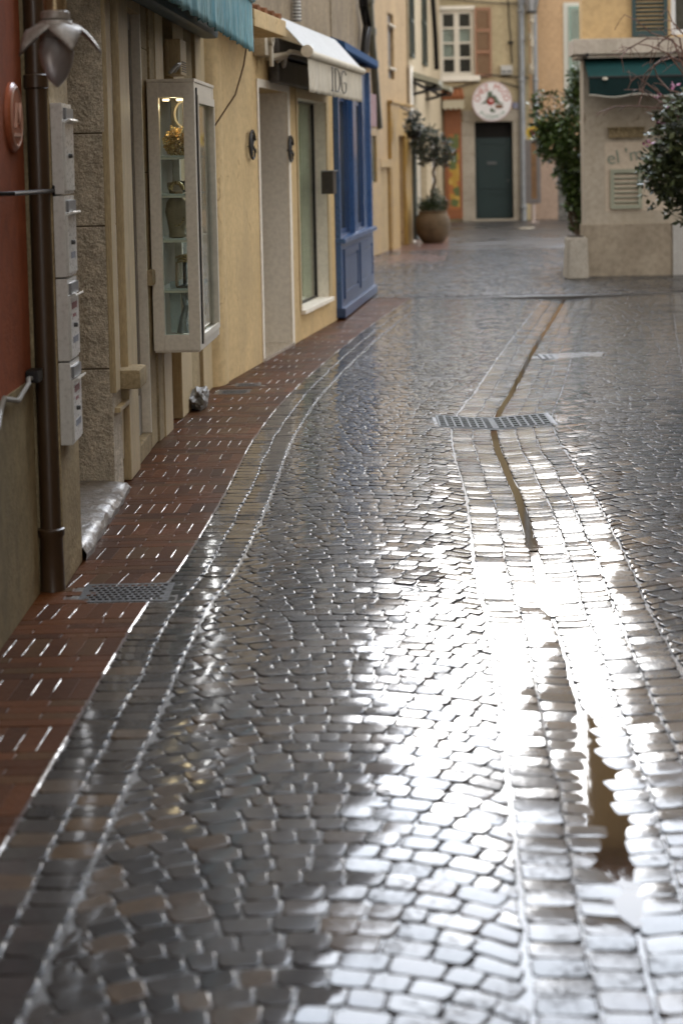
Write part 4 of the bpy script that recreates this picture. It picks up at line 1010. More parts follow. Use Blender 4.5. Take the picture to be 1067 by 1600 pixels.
for a_, b_ in ((.2, 1.55), (1.75, FD.L-.22)):
    p.plate(a_, b_, .2, d1z-.09, -.066, -.050, [(a_+.07, b_-.07, .27, d1z-.16)])
    p.box(a_+.1, b_-.1, -.060, -.05, .30, d1z-.19, .004)
part(p, 'base_panel', blue, BL, FD)
p = MB(); p.box(-.01, FD.L+.01, -.085, .1, 0.02, .12, .01); part(p, 'kickboard', blue, BL, FD)
p = MB(); p.box(-.01, FD.L+.01, -.095, .1, d1z-.02, d1z+.03, .008); part(p, 'sill_rail', blue_l, BL, FD)
for a_, b_ in ((sw[0], sw[1]), (sw[2], sw[3])):
    p = MB(); p.plate(a_+.002, b_-.002, d1z+.052, 2.318, .03, .07, [(a_+.05, b_-.05, d1z+.10, 2.26)]); f = part(p, 'window', blue, BL, FD)
    p = MB(); p.box(a_+.05, b_-.05, .045, .05, d1z+.10, 2.26); sub(p, 'pane', dark_glass, f)
p = MB(); p.box(.0, FD.L, .12, .3, .03, bz); part(p, 'inner_panel', dark_in, BL, FD)
zc0 = FD.z(595, 109, -.13)
p = MB(); p.prism([(0, zc0+.13), (0, zc0-.0), (-.13, zc0-.02), (-.15, zc0+.0), (-.145, zc0+.075)], -.12, FD.L-.01, 'x'); part(p, 'canopy', mat('matt_blue_canopy', (.035, .085, .20), .85, var=.15, scale=4), BL, FD)
# meter box, conduit, cable
s, z = FC.hit(520, 303, -.11)
t = fthing('meter_box', 'dark weathered meter box hung beside the blue shopfront', 'meter box', FC, min(s, FC.L-.22), 0, z)
zt_ = FC.z(518, 268, -.11)
p = MB(); p.box(-.02, .17, -.12, 0, 0, zt_-z, .008); p.build('case', mat('rusty_dark_case', (.07, .055, .04), .5, var=.4, scale=9), t)
p = MB(); p.box(-.03, .18, -.135, 0, zt_-z, zt_-z+.012, .003); p.build('lid', grey_zinc, t)
s, z = FC.hit(462, 34, -.03)
t = fthing('ribbed_hose', 'white ribbed ventilation hose running up the grey upper wall', 'hose', FC, s, -.045, z)
p = MB(); pr = []
for i in range(75): pr += [(.032, i*.03), (.040, i*.03+.012)]
p.lathe(pr, n=12); p.build('hose_tube', mat('black_white_hose', (.55, .55, .53), .4), t)
p = MB(); [p.lathe([(.041, i*.03+.009), (.0425, i*.03+.012), (.041, i*.03+.015)], n=12) for i in range(0, 75)]; p.build('ribs', iron_b, t)
pts = [FD.hit(x, y, -.04) for x, y in ((562, 100), (565, 60), (568, 40), (563, 10), (561, -60), (560, -120))]
t = fthing('cable_bundle', 'dark tangled cable bundle climbing the wall above the blue canopy', 'cable', FD, pts[0][0], 0, pts[0][1])
p = MB()
for k in range(4): p.tube([(a-pts[0][0]+.07*math.sin(k*2+i*1.3), -.05-.02*k, b_-pts[0][1]) for i, (a, b_) in enumerate(pts)], .022, 6)
p.build('cable_run', iron_b, t, True)
# wrought emblems
def emblem(px, py, label):
    s, z = FC.hit(px, py, -.03)
    t = fthing('wall_emblem', label, 'emblem', FC, s, 0, z, 'iron letter emblems on the cream wall')
    p = MB(); T = lambda pts, r=.0075: p.tube([(x, -.03, y) for x, y in pts], r, 6)
    T([(.11*math.cos(a)*.95, .015+.0+.11*math.sin(a)*-1) for a in [i*math.pi/10 for i in range(3, 20)]], .010)
    T([(-.05, -.09), (-.05, .07), (-.02, .095), (.03, .08), (.04, .045), (.0, .01), (.06, -.01), (.075, -.05), (.05, -.09), (.0, -.10), (-.05, -.09)])
    T([(-.01, .07), (-.01, -.07)], .006); T([(.02, -.02), (.11, -.02), (.11, -.05)], .006)
    T([(-.02, .11), (0, .125), (.03, .11)], .010)
    for x, y in ((-.05, .0), (.05, .0)): p.tube([(x, 0, y), (x, -.03, y)], .006, 6)
    p.build('iron_letter', iron_b, t, True); return t
emblem(395, 229, 'black wrought iron letter emblem left of the white doorway')
emblem(455, 235, 'black wrought iron letter emblem between the doorway and the tall window')

# folded awning of the cream shop
canvas = mat('cream_canvas', (.60, .55, .45), .85, var=.16, scale=5, stretch=(1, 1, .3), bump=.3, bscale=60)
white_canvas = mat('white_awning_cloth', (.50, .51, .51), .7, var=.06, scale=3)
vz0 = FC.z(484, 143, -.36); vs0 = FC.s(481, 110, -.36); vs1 = FC.s(565, 130, -.36); vz1 = FC.z(481, 84, -.36)
t = fthing('cream_awning', 'half folded cream awning with lettered valance over the shop window', 'awning', FC, 0, 0, 0)
p = MB(); wavy(p, vs0, vs1, -.36, vz0, vz1-.02, n=60, amp=.010); o = part(p, 'valance', canvas, t, FC, True); md = o.modifiers.new('thick', 'SOLIDIFY'); md.thickness = .003
q = MB()
cx = vs0+(vs1-vs0)*.5; cz = vz0+(vz1-vz0)*.48
M0 = Matrix.Translation((cx, -.378, cz)) @ Matrix.Rotation(R(90), 4, 'X')
zh = (vz1-vz0)*.66
fr_t = lambda pts, r=.006: q.tube([(cx+x, -.379, cz+y) for x, y in pts], r, 6)
a_ = zh/2
fr_t([(-.43, a_), (-.33, a_)]); fr_t([(-.38, a_), (-.38, -a_)]); fr_t([(-.43, -a_), (-.33, -a_)])           # I
fr_t([(-.22, -a_), (-.22, a_), (-.10, a_), (-.02, a_*.75), (.02, a_*.3), (.02, -a_*.3), (-.02, -a_*.75), (-.10, -a_), (-.22, -a_)])  # D
fr_t([(.38, a_*.7), (.34, a_*.95), (.24, a_), (.15, a_*.75), (.11, a_*.3), (.11, -a_*.3), (.15, -a_*.8), (.24, -a_), (.34, -a_*.9), (.38, -a_*.6), (.38, -a_*.05), (.28, -a_*.05)])   # G
sub(q, 'lettering', mat('dark_grey_print', (.10, .095, .09), .6), o, True)
p = MB(); p.tube([(vs0-.03, -.365, vz1), (vs1+.03, -.365, vz1)], .035, 14); part(p, 'front_bar', canvas, t, FC, True)
p = MB(); p.lathe([(.0, -.01), (.05, -.008), (.05, .02), (0, .03)], n=20, axis='x', c=(vs0-.04, -.365, vz1+.02)); part(p, 'bar_cap', white_frame, t, FC, True)
cz1 = FC.z(445, 28, -.12)
p = MB(); p.prism([(-.10, cz1), (-.10, cz1-.008), (-.345, vz1+.035), (-.345, vz1+.045)], vs0-.02, vs1+.02, 'x'); part(p, 'canopy', white_canvas, t, FC)
ps0 = FC.s(405, 70, -.05)
p = MB(); p.box(vs0-.0, vs1-.05, -.13, -.01, vz1+.0, vz1+.14, .03); p.box(ps0+.55, vs1-.05, -.10, -.01, vz1-.22, vz1-.02, .02); part(p, 'rolled_cassette', mat('dark_awning_gear', (.10, .09, .08), .5, metal=.3, var=.3), t, FC)
p = MB(); p.box(ps0, ps0+.34, -.10, 0, FC.z(405, 86, -.05), FC.z(405, 46, -.05), .01)
zc = FC.z(415, 57, -.13)
p.lathe([(.035, -.13), (.062, -.13), (.066, -.11), (.062, -.09)], n=24, axis='y', c=(ps0+.17, 0, zc)); p.lathe([(.0, -.14), (.02, -.138), (.02, -.1)], n=12, axis='y', c=(ps0+.17, 0, zc))
p.box(ps0+.13, ps0+.21, -.125, -.1, zc-.22, zc-.05, .008)
part(p, 'winding_gear', mat('beige_gear_paint', (.50, .44, .34), .4, var=.15), t, FC, True)
p = MB(); p.tube([(ps0+.3, -.06, zc-.14), (ps0+.5, -.16, zc-.11), (ps0+.7, -.10, zc-.18)], .03, 10); p.tube([(ps0+.45, -.1, zc-.16), (vs0+.1, -.2, zc-.08), (vs0+.3, -.34, vz1)], .022, 8); part(p, 'folding_arm', MATS['beige_gear_paint'], t, FC, True)

# ================================================================ ochre house beyond the side alley
FE = Frame((-.104, 25.5), (1.38, 34.3)); HE = 6.0
E_ = fthing('ochre_house', 'peach rendered house with ochre framed doorway and shop bay', 'house', FE, 0)
peach = mat('peach_render', (.56, .40, .23), .85, var=.15, scale=1.6, bump=.35, bscale=24, stain=((.38, .27, .16), 1.4, .46, .74), crack=.7)
yel = mat('ochre_yellow_wood', (.46, .27, .055), .55, var=.22, scale=3, bump=.15, stain=((.26, .15, .05), 2, .52, .8))
e_d0, e_d1 = FE.s(620, 330), FE.s(630, 330); e_dz = FE.z(621, 212)
e_w0, e_w1 = FE.s(606, 70), FE.s(615, 70); e_wz0, e_wz1 = FE.z(610, 123), FE.z(608, 20)
p = MB(); p.plate(0, FE.L, 0, HE, 0, .4, [(e_d0, e_d1, -.1, e_dz), (e_w0, e_w1, e_wz0, e_wz1)]); part(p, 'wall', peach, E_, FE)
p = MB(); p.box(e_d0, e_d1, .12, .2, .0, e_dz); o = part(p, 'door', mat('mauve_white_door', (.42, .36, .34), .5, var=.1), E_, FE)
q = MB(); [q.plate(e_d0+.15, e_d1-.15, a_, b_, .11, .121, [(e_d0+.22, e_d1-.22, a_+.08, b_-.08)]) for a_, b_ in ((.15, .9), (1.0, e_dz-.15))]; sub(q, 'moulding', MATS['mauve_white_door'], o)
p = MB(); x0 = FE.s(608, 330); x1 = FE.s(641, 330)
p.plate(x0, x1, 0, FE.z(610, 160), -.06, -.001, [(e_d0, e_d1, -.1, e_dz)]); part(p, 'door_frame', yel, E_, FE)
p = MB(); p.box(x0-.03, x1+.03, -.10, -.0, FE.z(610, 162), FE.z(610, 158), .008); part(p, 'door_cornice', yel, E_, FE)
p = MB(); p.box(e_w0+.02, e_w1-.02, .06, .1, e_wz0+.02, e_wz1-.02); o = part(p, 'window', mat('dull_brown_shutter', (.12, .10, .08), .6), E_, FE)
q = MB(); [q.box(e_w0, e_w1, -.04, .06, z_-.02, z_+.02, .005) for z_ in (FE.z(610, 40), FE.z(610, 107))]; sub(q, 'hinge_strap', white_frame, o)
p = MB(); a_, b_ = FE.s(590, 330), x0-.03; lz = FE.z(600, 254)
p.box(a_, b_, -.07, .0, lz-.09, lz+.06, .006); p.box(b_-.12, b_, -.05, 0, .02, lz-.09); p.box(a_, a_+.12, -.05, 0, .02, lz-.09); part(p, 'niche_frame', yel, E_, FE)
p = MB(); p.box(a_+.12, b_-.12, -.008, 0, .04, lz-.09); part(p, 'niche_panel', mat('yellow_beige_panel', (.50, .36, .19), .8, var=.2, scale=3), E_, FE)
ys0, ys1 = FE.s(570, 330), FE.s(590, 330)
g0, g1 = FE.s(574, 250), FE.s(583, 250)
p = MB(); p.plate(ys0, ys1, 0.02, FE.z(585, 197), -.06, -.001, [(g0, g1, FE.z(578, 285), FE.z(578, 212))]); o = part(p, 'shop_bay', yel, E_, FE)
p = MB(); p.box(g0, g1, -.03, -.0015, FE.z(578, 285), FE.z(578, 212)); part(p, 'bay_window', mat('green_grey_glass', (.09, .10, .075), .15), E_, FE)
shell(E_, FE, 0, FE.L, HE, peach); eaves(E_, FE, 0, FE.L, HE)
pts = [FE.hit(x, y, -.08) for x, y in ((575, -110), (576, -60), (577, 0), (580, 50), (584, 100), (588, 150), (592, 200))]
t = fthing('rain_pipe', 'green-grey rain pipe slanting down the peach wall and stopping short', 'drainpipe', FE, pts[-1][0], 0, pts[-1][1])
p = MB(); p.tube([(x-pts[-1][0], -.08, z-pts[-1][1]) for x, z in pts], .065, 12)
for i in (2, 3, 4): p.tube([(pts[i][0]-pts[-1][0], -.08, pts[i][1]-pts[-1][1]-.06), (pts[i][0]-pts[-1][0], -.08, pts[i][1]-pts[-1][1]+.06)], .085, 12)
p.build('pipe', mat('green_grey_pipe', (.13, .13, .10), .5, var=.25), t, True)
s, z = FE.hit(580, 197, -.10); z2 = FE.z(580, 146, -.1); e0, e1 = FE.s(573, 170, -.1), FE.s(588, 170, -.1)
t = fthing('pink_sign', 'faded pinkish red sign board above the ochre shop bay', 'sign', FE, e0, 0, z)
p = MB(); p.box(0, e1-e0, -.10, -.06, 0, z2-z, .006); p.build('board', mat('faded_pink_red', (.30, .12, .11), .6, var=.25, scale=3), t)
p = MB(); p.box(.1, e1-e0-.1, -.06, .0, .1, .15); p.box(.1, e1-e0-.1, -.06, 0, z2-z-.15, z2-z-.1); p.build('fixing', iron_b, t)

# ================================================================ pale house with small green canopies
FF = Frame((1.42, 34.35), (2.70, 45.35)); HF = 7.0
F_ = fthing('pale_house', 'pale cream house with green shutters and white door bays beyond the ochre house', 'house', FF, 0)
palec = mat('pale_cream_render', (.58, .48, .33), .85, var=.12, scale=1.6, bump=.25, bscale=24, stain=((.4, .32, .22), 1.2, .52, .8))
f0, f1, f2, f3 = [FF.s(x, 330) for x in (655, 668, 676, 688)]
p = MB(); p.plate(0, FF.L, 0, HF, 0, .4, [(f0, f1, -.1, 2.3), (f2, f3, .5, 2.2)]); part(p, 'wall', palec, F_, FF)
p = MB(); p.box(f0, f1, .15, .2, 0, 2.3); o = part(p, 'door', mat('white_cream_door', (.55, .52, .46), .5, var=.08), F_, FF)
p = MB(); p.box(f2, f3, .12, .16, .5, 2.2); part(p, 'window', mat('greyish_white_blind', (.46, .44, .42), .6), F_, FF)  # blind in one even greyish white
p = MB(); p.box(FF.s(642, 330), FF.s(646, 330), -.04, 0, 0, 3.5, .01); part(p, 'white_pilaster', white_render, F_, FF)
shell(F_, FF, 0, FF.L, HF, palec); eaves(F_, FF, 0, FF.L, HF)
dgreen = mat('dark_green_paint', (.025, .05, .04), .45, var=.2, scale=5)
for (xa, xb, yt, yb) in ((634.5, 640, -80, 86), (661.5, 667, -80, 104)):
    sa, sb = FF.s(xa, 50, -.05), FF.s(xb, 50, -.05)
    if sa < .05: sa, sb = .1, 1.0
    shutter(F_, FF, sa, sb, FF.z(xb, yb, -.05), FF.z(xb, yt, -.05), -.02, dgreen)
pts = [FF.hit(x, y, -.1) for x, y in ((675, -70), (676, 0), (680, 60), (682, 108))]
t = fthing('rain_pipe', 'thin dark rain pipe high on the pale house beside the white window', 'drainpipe', FF, pts[-1][0], 0, pts[-1][1])
p = MB(); p.tube([(x-pts[-1][0], -.1, z-pts[-1][1]) for x, z in pts], .06, 10); p.build('pipe', iron_b, t, True)
s, _ = FF.hit(648, 300, -.08); t = fthing('rain_pipe', 'slim grey-green rain pipe down the pale wall behind the olive tree', 'drainpipe', FF, s, -.08, 0)
p = MB(); p.tube([(0, 0, .05), (0, 0, 2.4)], .05, 10); p.lathe([(.05, 1.2), (.062, 1.22), (.05, 1.26)], n=12); p.build('pipe', mat('slate_green_pipe', (.11, .13, .125), .4), t, True)
for k, (xa, py_, lab) in enumerate(((643, 112, 'small grey-green canopy with dark underside, the nearer of two on the pale house'), (665, 124, 'small grey-green canopy with dark underside, the farther of two on the pale house'))):
    sa, z = FF.hit(xa, py_, -.02)
    t = fthing('door_canopy', lab, 'canopy', FF, sa, 0, z, 'small canopies on the pale house')
    Lc_ = 1.5
    p = MB(); p.prism([(0, .02), (0, -.10), (-.55, -.26), (-.56, -.17)], 0, Lc_, 'x'); p.build('roof_panel', mat('grey_green_canopy', (.42, .40, .30), .6, var=.15), t)
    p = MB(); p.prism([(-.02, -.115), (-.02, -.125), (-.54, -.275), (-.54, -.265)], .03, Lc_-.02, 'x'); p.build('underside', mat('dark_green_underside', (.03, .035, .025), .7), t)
    p = MB(); p.tube([(.1, 0, -.45), (.12, -.25, -.40), (.15, -.5, -.27)], .03, 8); p.tube([(.0, -.05, -.2), (Lc_*.5, -.3, -.34), (Lc_, -.5, -.30)], .035, 8); p.build('bracket', iron_b, t, True)
s, z = FF.hit(650, 190, -.3); t = fthing('hanging_basket', 'dark leafy hanging basket on the pale house above the olive tree', 'hanging basket', FF, s, -.25, z)
def leaf_cloud(mb, blobs, n, size, seed=1, flat=.5, ar=.45, droop=.0):
    rnd = random.Random(seed); tot = sum(b[1]**2 for b in blobs)
    for (c, r, sq) in blobs:
        k = int(n*r*r/tot)
        for _ in range(k):
            while True:
                v = Vector((rnd.uniform(-1, 1), rnd.uniform(-1, 1), rnd.uniform(-1, 1)))
                if .02 < v.length < 1: break
            v = v.normalized()*(v.length**.45)*(.86+.22*noise.noise(v.normalized()*3+Vector(c)))
            P = Vector(c)+Vector((v.x*r, v.y*r, v.z*r*sq)); L = size*rnd.uniform(.45, 1.6)
            d = Vector((rnd.gauss(0, 1), rnd.gauss(0, 1), rnd.gauss(0, .7)-droop)).normalized()
            nn = Vector((rnd.gauss(0, flat), rnd.gauss(0, flat), 1)).normalized()
            s_ = d.cross(nn).normalized()*L*ar/2; m_ = nn*L*.08
            A = mb.bm.verts.new(P); Bv = mb.bm.verts.new(P+d*L*.5+s_-m_); Cv = mb.bm.verts.new(P+d*L); Dv = mb.bm.verts.new(P+d*L*.5-s_-m_)
            mb.bm.faces.new((A, Bv, Cv)); mb.bm.faces.new((A, Cv, Dv))
def branches(mb, base, tips, r0, seed=0, wob=.06):
    rnd = random.Random(seed)
    for tip in tips:
        b_, t_ = Vector(base), Vector(tip); n = 6; pts = []
        for i in range(n+1):
            u = i/n; q_ = b_.lerp(t_, u); q_.z += .12*(t_-b_).length*math.sin(u*math.pi)*.5
            pts.append(q_+Vector((rnd.uniform(-wob, wob), rnd.uniform(-wob, wob), rnd.uniform(-wob, wob)))*(1 if 0 < i < n else 0)*(t_-b_).length*.6)
        mb.tube(pts, [r0*(1-.8*i/n) for i in range(n+1)], 7)
p = MB(); leaf_cloud(p, [((0, 0, -.1), .22, 1), ((0, 0, .1), .15, 1)], 500, .07, 3); p.build('foliage', leaf_mat('dark_slate_leaves', (.012, .025, .018), (.04, .06, .05)), t)
p = MB(); p.lathe([(.04, -.32), (.12, -.28), (.15, -.18), (.15, -.17)], n=16); p.tube([(0, 0, -.2), (0, .1, .2), (0, .24, .28)], .012, 6); p.build('basket', iron_b, t, True)

# ================================================================ far houses closing the street
YF = 45.5
FG = Frame((2.2, YF), (5.02, YF)); FG2 = Frame((5.02, YF+.25), (12, YF+.25))
G_ = fthing('far_house', 'yellowish far house facing the camera with green door and white window', 'house', FG, 0)
farw = mat('faded_yellow_render', (.50, .40, .245), .85, var=.16, scale=1.2, bump=.3, bscale=16, stain=((.40, .36, .22), .9, .48, .8))
stone_f = mat('pale_door_stone', (.44, .38, .30), .8, var=.15, scale=2, bump=.3, bscale=14, stain=((.3, .25, .19), 1.2, .5, .8))
wx0, wx1 = FG.s(687, 60), FG.s(740, 60); wz0, wz1 = FG.z(700, 119), FG.z(700, 15)
dx0, dx1 = FG.s(742.5, 300), FG.s(801.5, 300); dzt = FG.z(770, 190)
HG = 8.9
p = MB(); p.plate(-1, FG.L, 0, HG, 0, .4, [(wx0, wx1, wz0, wz1), (dx0, dx1, -.1, dzt)]); part(p, 'wall', farw, G_, FG)
def casement(t, fr, x0, x1, z0, z1, rows, y=.10, m=white_frame, curtains=False):
    p = MB(); mid = (x0+x1)/2; holes = []
    rh = (z1-z0-.16)/rows
    for a_, b_ in ((x0+.09, mid-.07), (mid+.07, x1-.09)):
        for j in range(rows): holes.append((a_, b_, z0+.08+j*rh+.025, z0+.08+(j+1)*rh-.025))
    p.plate(x0+.001, x1-.001, z0+.001, z1-.001, y, y+.06, holes); f = part(p, 'window', m, t, fr)
    q = MB(); q.box(x0+.08, x1-.08, y+.04, y+.045, z0+.07, z1-.07); sub(q, 'pane', pane, f)
    if curtains:
        q = MB()
        for (a_, b_), rr in (((x0+.09, mid-.07), (2, 3)), ((mid+.07, x1-.09), (2.4, 3))):
            for j in range(12):
                xa = a_+(b_-a_)*j/12; q.box(xa, xa+(b_-a_)/12*.96, y+.09+.012*(j % 2), y+.10+.012*(j % 2), z0+.08+rh*(rows-3+.0 if rr[0] == 2 else rows-2), z1-.1-rh)
        sub(q, 'net_curtain', mat('net_curtain', (.50, .48, .44), .9, var=.15, scale=20), f)
    return f
casement(G_, FG, wx0, wx1, wz0, wz1, 4, .06, curtains=True)
p = MB(); p.box(wx0, wx1, .30, .36, wz0-.1, wz1+.1); part(p, 'room_shade', dark_in, G_, FG)
p = MB(); p.box(wx0-.10, wx1+.14, -.10, .05, wz0-.14, wz0-.0, .015); p.plate(wx0-.09, wx1+.03, wz0, wz1+.09, -.03, -.001, [(wx0, wx1, wz0-.01, wz1)]); part(p, 'window_sill', white_render, G_, FG)
brown_sh = mat('brown_shutter_paint', (.33, .16, .085), .55, var=.12, scale=5)
shutter(G_, FG, FG.s(741, 60), FG.s(767, 60), FG.z(750, 121), FG.z(750, 12), -.03, brown_sh, rails=(0, .36, .68, 1.0))
# stone door surround, transom, door
p = MB(); pj = MB(); zz = 0
for h in (.55, .62, .6, .5, .6):
    z1 = min(zz+h, dzt-.002)
    if z1-zz < .05: break
    for p_, a_, b_ in ((p, FG.s(722, 300), dx0), (pj, dx1, FG.s(820, 300))): p_.box(a_, b_, -.05, .3, zz, z1-.008, .01)
    zz = z1
part(p, 'door_jamb', stone_f, G_, FG); part(pj, 'door_jamb', stone_f, G_, FG)
p = MB(); p.box(dx0-.3, dx1+.3, -.05, .3, dzt, dzt+.3, .01); part(p, 'door_lintel', stone_f, G_, FG)
tz = FG.z(770, 215)
p = MB(); p.box(dx0, dx1, .16, .22, .02, tz); 
for a_, b_ in ((dx0+.08, dx1-.08),): 
    for z0_, z1_ in ((.12, .75), (.85, tz-.12)): p.plate(a_, b_, z0_, z1_, .14, .161, [(a_+.05, b_-.05, z0_+.05, z1_-.05)])
o = part(p, 'door', mat('deep_green_door', (.008, .026, .024), .5, var=.15, scale=3), G_, FG)
q = MB(); q.box((dx0+dx1)/2-.17, (dx0+dx1)/2+.08, .135, .15, 1.48, 1.56, .006); sub(q, 'letter_plate', M_steel, o)
q = MB(); q.lathe([(0, .10), (.03, .105), (.03, .16)], n=14, axis='y', c=(dx1-.12, 0, 1.05)); sub(q, 'handle', M_steel, o, True)
p = MB(); p.box(dx0, dx1, .20, .24, tz, dzt); part(p, 'transom', dark_in, G_, FG)
p = MB(); p.box(dx0-.1, dx1+.1, -.12, .3, 0, .05, .01); part(p, 'doorstep', stone_f, G_, FG)
shell(G_, FG, -1, FG.L, HG, farw); eaves(G_, FG, -1, FG.L, HG)
G2 = fthing('far_peach_house', 'peach far house with a pale green shutter and pinkish base behind the climber', 'house', FG2, 0)
farp = mat('far_peach_render', (.53, .35, .20), .85, var=.12, scale=1.3, bump=.3, bscale=16, stain=((.42, .3, .2), 1.2, .52, .8))
zb2 = FG2.z(860, 238)
p = MB(); p.plate(0, FG2.L, zb2, 8.8, 0, .4, [(1.55, 2.5, 4.3, 6.2)]); part(p, 'wall', farp, G2, FG2)
p = MB(); p.plate(0, FG2.s(871, 300), 0, zb2, -.01, .4); part(p, 'base_wall', mat('pinkish_base_render', (.40, .29, .22), .85, var=.15, scale=1.5), G2, FG2)
p = MB(); p.plate(FG2.s(871, 300), FG2.L, 0, zb2, .01, .4); part(p, 'rubble_wall', mat('grey_rubble', (.20, .19, .17), .85, var=.5, scale=4, bump=1, bscale=8, bdist=.05), G2, FG2)
p = MB(); p.box(FG2.s(828, 230), FG2.s(871, 230), -.05, 0, zb2-.05, zb2+.08, .01); part(p, 'string_course', mat('pinkish_stone', (.38, .27, .22), .8), G2, FG2)
casement(G2, FG2, 1.55, 2.5, 4.3, 6.2, 4, .06)
gx0, gx1 = FG2.s(888, 80), FG2.s(916, 80)
pg = mat('pale_green_shutter', (.26, .36, .29), .55, var=.12, scale=5)
p = MB(); p.box(FG2.s(880, 80), FG2.s(922, 80), -.03, 0, FG2.z(890, 180), FG2.z(890, 4), .01); part(p, 'shutter_surround', mat('pale_surround', (.55, .53, .46), .7), G2, FG2)
shutter(G2, FG2, gx0, gx1, FG2.z(890, 175), FG2.z(890, 10), -.035, pg)
shell(G2, FG2, 0, FG2.L, 8.8, farp); eaves(G2, FG2, 0, FG2.L, 8.8)

# round restaurant sign
c = at_y(768, 158.5, YF-.5); Rs = at_y(799, 158, YF-.5).x-c.x
t = thing('round_sign', 'round white restaurant sign with red and green lettering above the green door', 'sign', (c.x, YF-.5, c.z))
p = MB(); p.lathe([(0, -.05), (Rs*.97, -.05), (Rs, -.03), (Rs, .03), (Rs*.97, .05), (0, .05)], n=48, axis='y'); p.build('sign_disc', mat('sign_white', (.74, .70, .68), .4, var=.06), t, True)
p = MB(); p.lathe([(Rs*.955, -.052), (Rs*.985, -.058), (Rs*1.01, -.04)], n=48, axis='y', caps=False); p.build('sign_rim', mat('sign_pink_rim', (.48, .34, .34), .4), t, True)
p = MB()
def arc_text(mb, txt, rad, a0, a1, size, flip=False):
    n = len(txt)
    for i, ch in enumerate(txt):
        if ch == ' ': continue
        a = R(a0+(a1-a0)*(i/(n-1)))
        rot = a-math.pi/2 if not flip else a+math.pi/2
        M = Matrix.Translation((rad*math.cos(a), -.054, rad*math.sin(a))) @ Matrix.Rotation(-rot, 4, 'Y') @ Matrix.Rotation(R(90), 4, 'X')
        text_into(mb, ch, size, M, .006)
arc_text(p, "CHEZ", Rs*.73, 170, 112, Rs*.42); arc_text(p, "MICO", Rs*.73, 70, 12, Rs*.42)
p.build('red_lettering', mat('sign_red', (.42, .06, .025), .5), t)
p = MB(); arc_text(p, "PIZZERIA", Rs*.80, 226, 314, Rs*.27, True); p.build('green_lettering', mat('sign_green', (.03, .16, .08), .5), t)
def flat(mb, poly, y=-.053): mb.prism([(x*Rs, z*Rs) for x, z in poly], y-.004, y+.003, 'y')
p = MB(); flat(p, [(-.22, .50), (.02, .50), (.02, .30), (.16, .32), (.36, -.02), (.62, -.14), (.30, -.12), (-.10, -.08), (-.34, -.10), (-.56, -.14), (-.30, .08), (-.22, .30)])
flat(p, [(-.12, -.40), (.0, -.30), (.08, -.42), (.20, -.48), (.10, -.56), (-.08, -.54)]); p.build('green_figure', mat('sign_grey_green', (.10, .13, .08), .6, var=.3, scale=9), t)
p = MB(); p.lathe([(0, -.062), (Rs*.17, -.060), (Rs*.2, -.05)], n=24, axis='y', c=(-Rs*.07, 0, Rs*.0)); p.build('red_spot', mat('sign_dark_red', (.33, .04, .03), .5), t, True)
p = MB(); p.lathe([(0, -.060), (Rs*.05, -.064), (Rs*.06, -.060)], n=16, axis='y', caps=False, c=(-Rs*.05, 0, Rs*.04)); p.build('pale_spot', MATS['sign_white'], t)
p = MB(); flat(p, [(.12, -.24), (.25, -.17), (.44, -.16), (.58, -.24), (.52, -.34), (.36, -.38), (.2, -.34)]); p.build('brown_shape', mat('sign_brown', (.16, .07, .03), .6), t)
p = MB(); [p.tube([(x, .05, .2), (x, .5, .2)], .03, 8) for x in (-.3, .3)]; p.build('bracket', iron_b, t)
# mural panel with a little tiled hood
mx0, mx1 = FG.s(695, 300), FG.s(722, 300)
s, z = FG.hit(695, 332, -.08); mzt = FG.z(700, 168, -.08)
t = fthing('mural_board', 'tall orange wooden board painted with yellow and green flowers beside the far door', 'mural', FG, mx0, 0, .08)
mm = bpy.data.materials.new('painted_flowers'); mm.use_nodes = True; N = mm.node_tree.nodes; Lk = mm.node_tree.links; b = N['Principled BSDF']; b.inputs['Roughness'].default_value = .6
tcn = N.new('ShaderNodeTexCoord'); vo = N.new('ShaderNodeTexVoronoi'); vo.inputs['Scale'].default_value = 7; r_ = N.new('ShaderNodeValToRGB'); e = r_.color_ramp.elements
e[0].color = (.42, .24, .03, 1); e[1].color = (.28, .05, .02, 1); e[1].position = 1; x_ = e.new(.3); x_.color = (.10, .12, .03, 1); x_ = e.new(.5); x_.color = (.36, .12, .03, 1); x_ = e.new(.75); x_.color = (.5, .32, .06, 1)
r_.color_ramp.interpolation = 'CONSTANT'; Lk.new(tcn.outputs['Object'], vo.inputs['Vector']); Lk.new(vo.outputs['Color'], r_.inputs['Fac']); Lk.new(r_.outputs['Color'], b.inputs['Base Color'])
hh = mzt-.08
p = MB(); p.box(0, mx1-mx0, -.08, 0, 0, hh, .01); p.build('board', mat('orange_wood', (.30, .10, .03), .6, var=.2, scale=3), t)
p = MB(); p.box(.10, mx1-mx0-.08, -.086, -.08, .25, hh*.76); p.build('flower_painting', mm, t)
hz = FG.z(700, 158, -.4)
t = fthing('tiled_hood', 'small hood of clay tiles with a scalloped cream fringe above the orange panel', 'hood', FG, mx0-.05, 0, hz)
p = MB(); nn = 5; W = mx1-mx0+.1
for i in range(nn): p.tube([(W*(i+.5)/nn, -.45, .08), (W*(i+.5)/nn, 0, .30)], W/nn*.56, 10)
p.build('clay_tiles', mat('hood_clay', (.38, .15, .07), .8, var=.3, scale=8), t, True)
p = MB(); n = 40; top = [(W*i/n, 0.02) for i in range(n+1)]; bot = [(W*i/n, -.17-.05*abs(math.sin(i/n*math.pi*4))) for i in range(n, -1, -1)]
p.prism(top+bot, -.44, -.41, 'y'); p.build('fringe', mat('pale_fringe', (.48, .42, .30), .8), t)
p = MB(); [p.box(x, x+.06, -.4, 0, -.1, .02) for x in (.02, W-.08)]; p.build('bracket', iron_b, t)
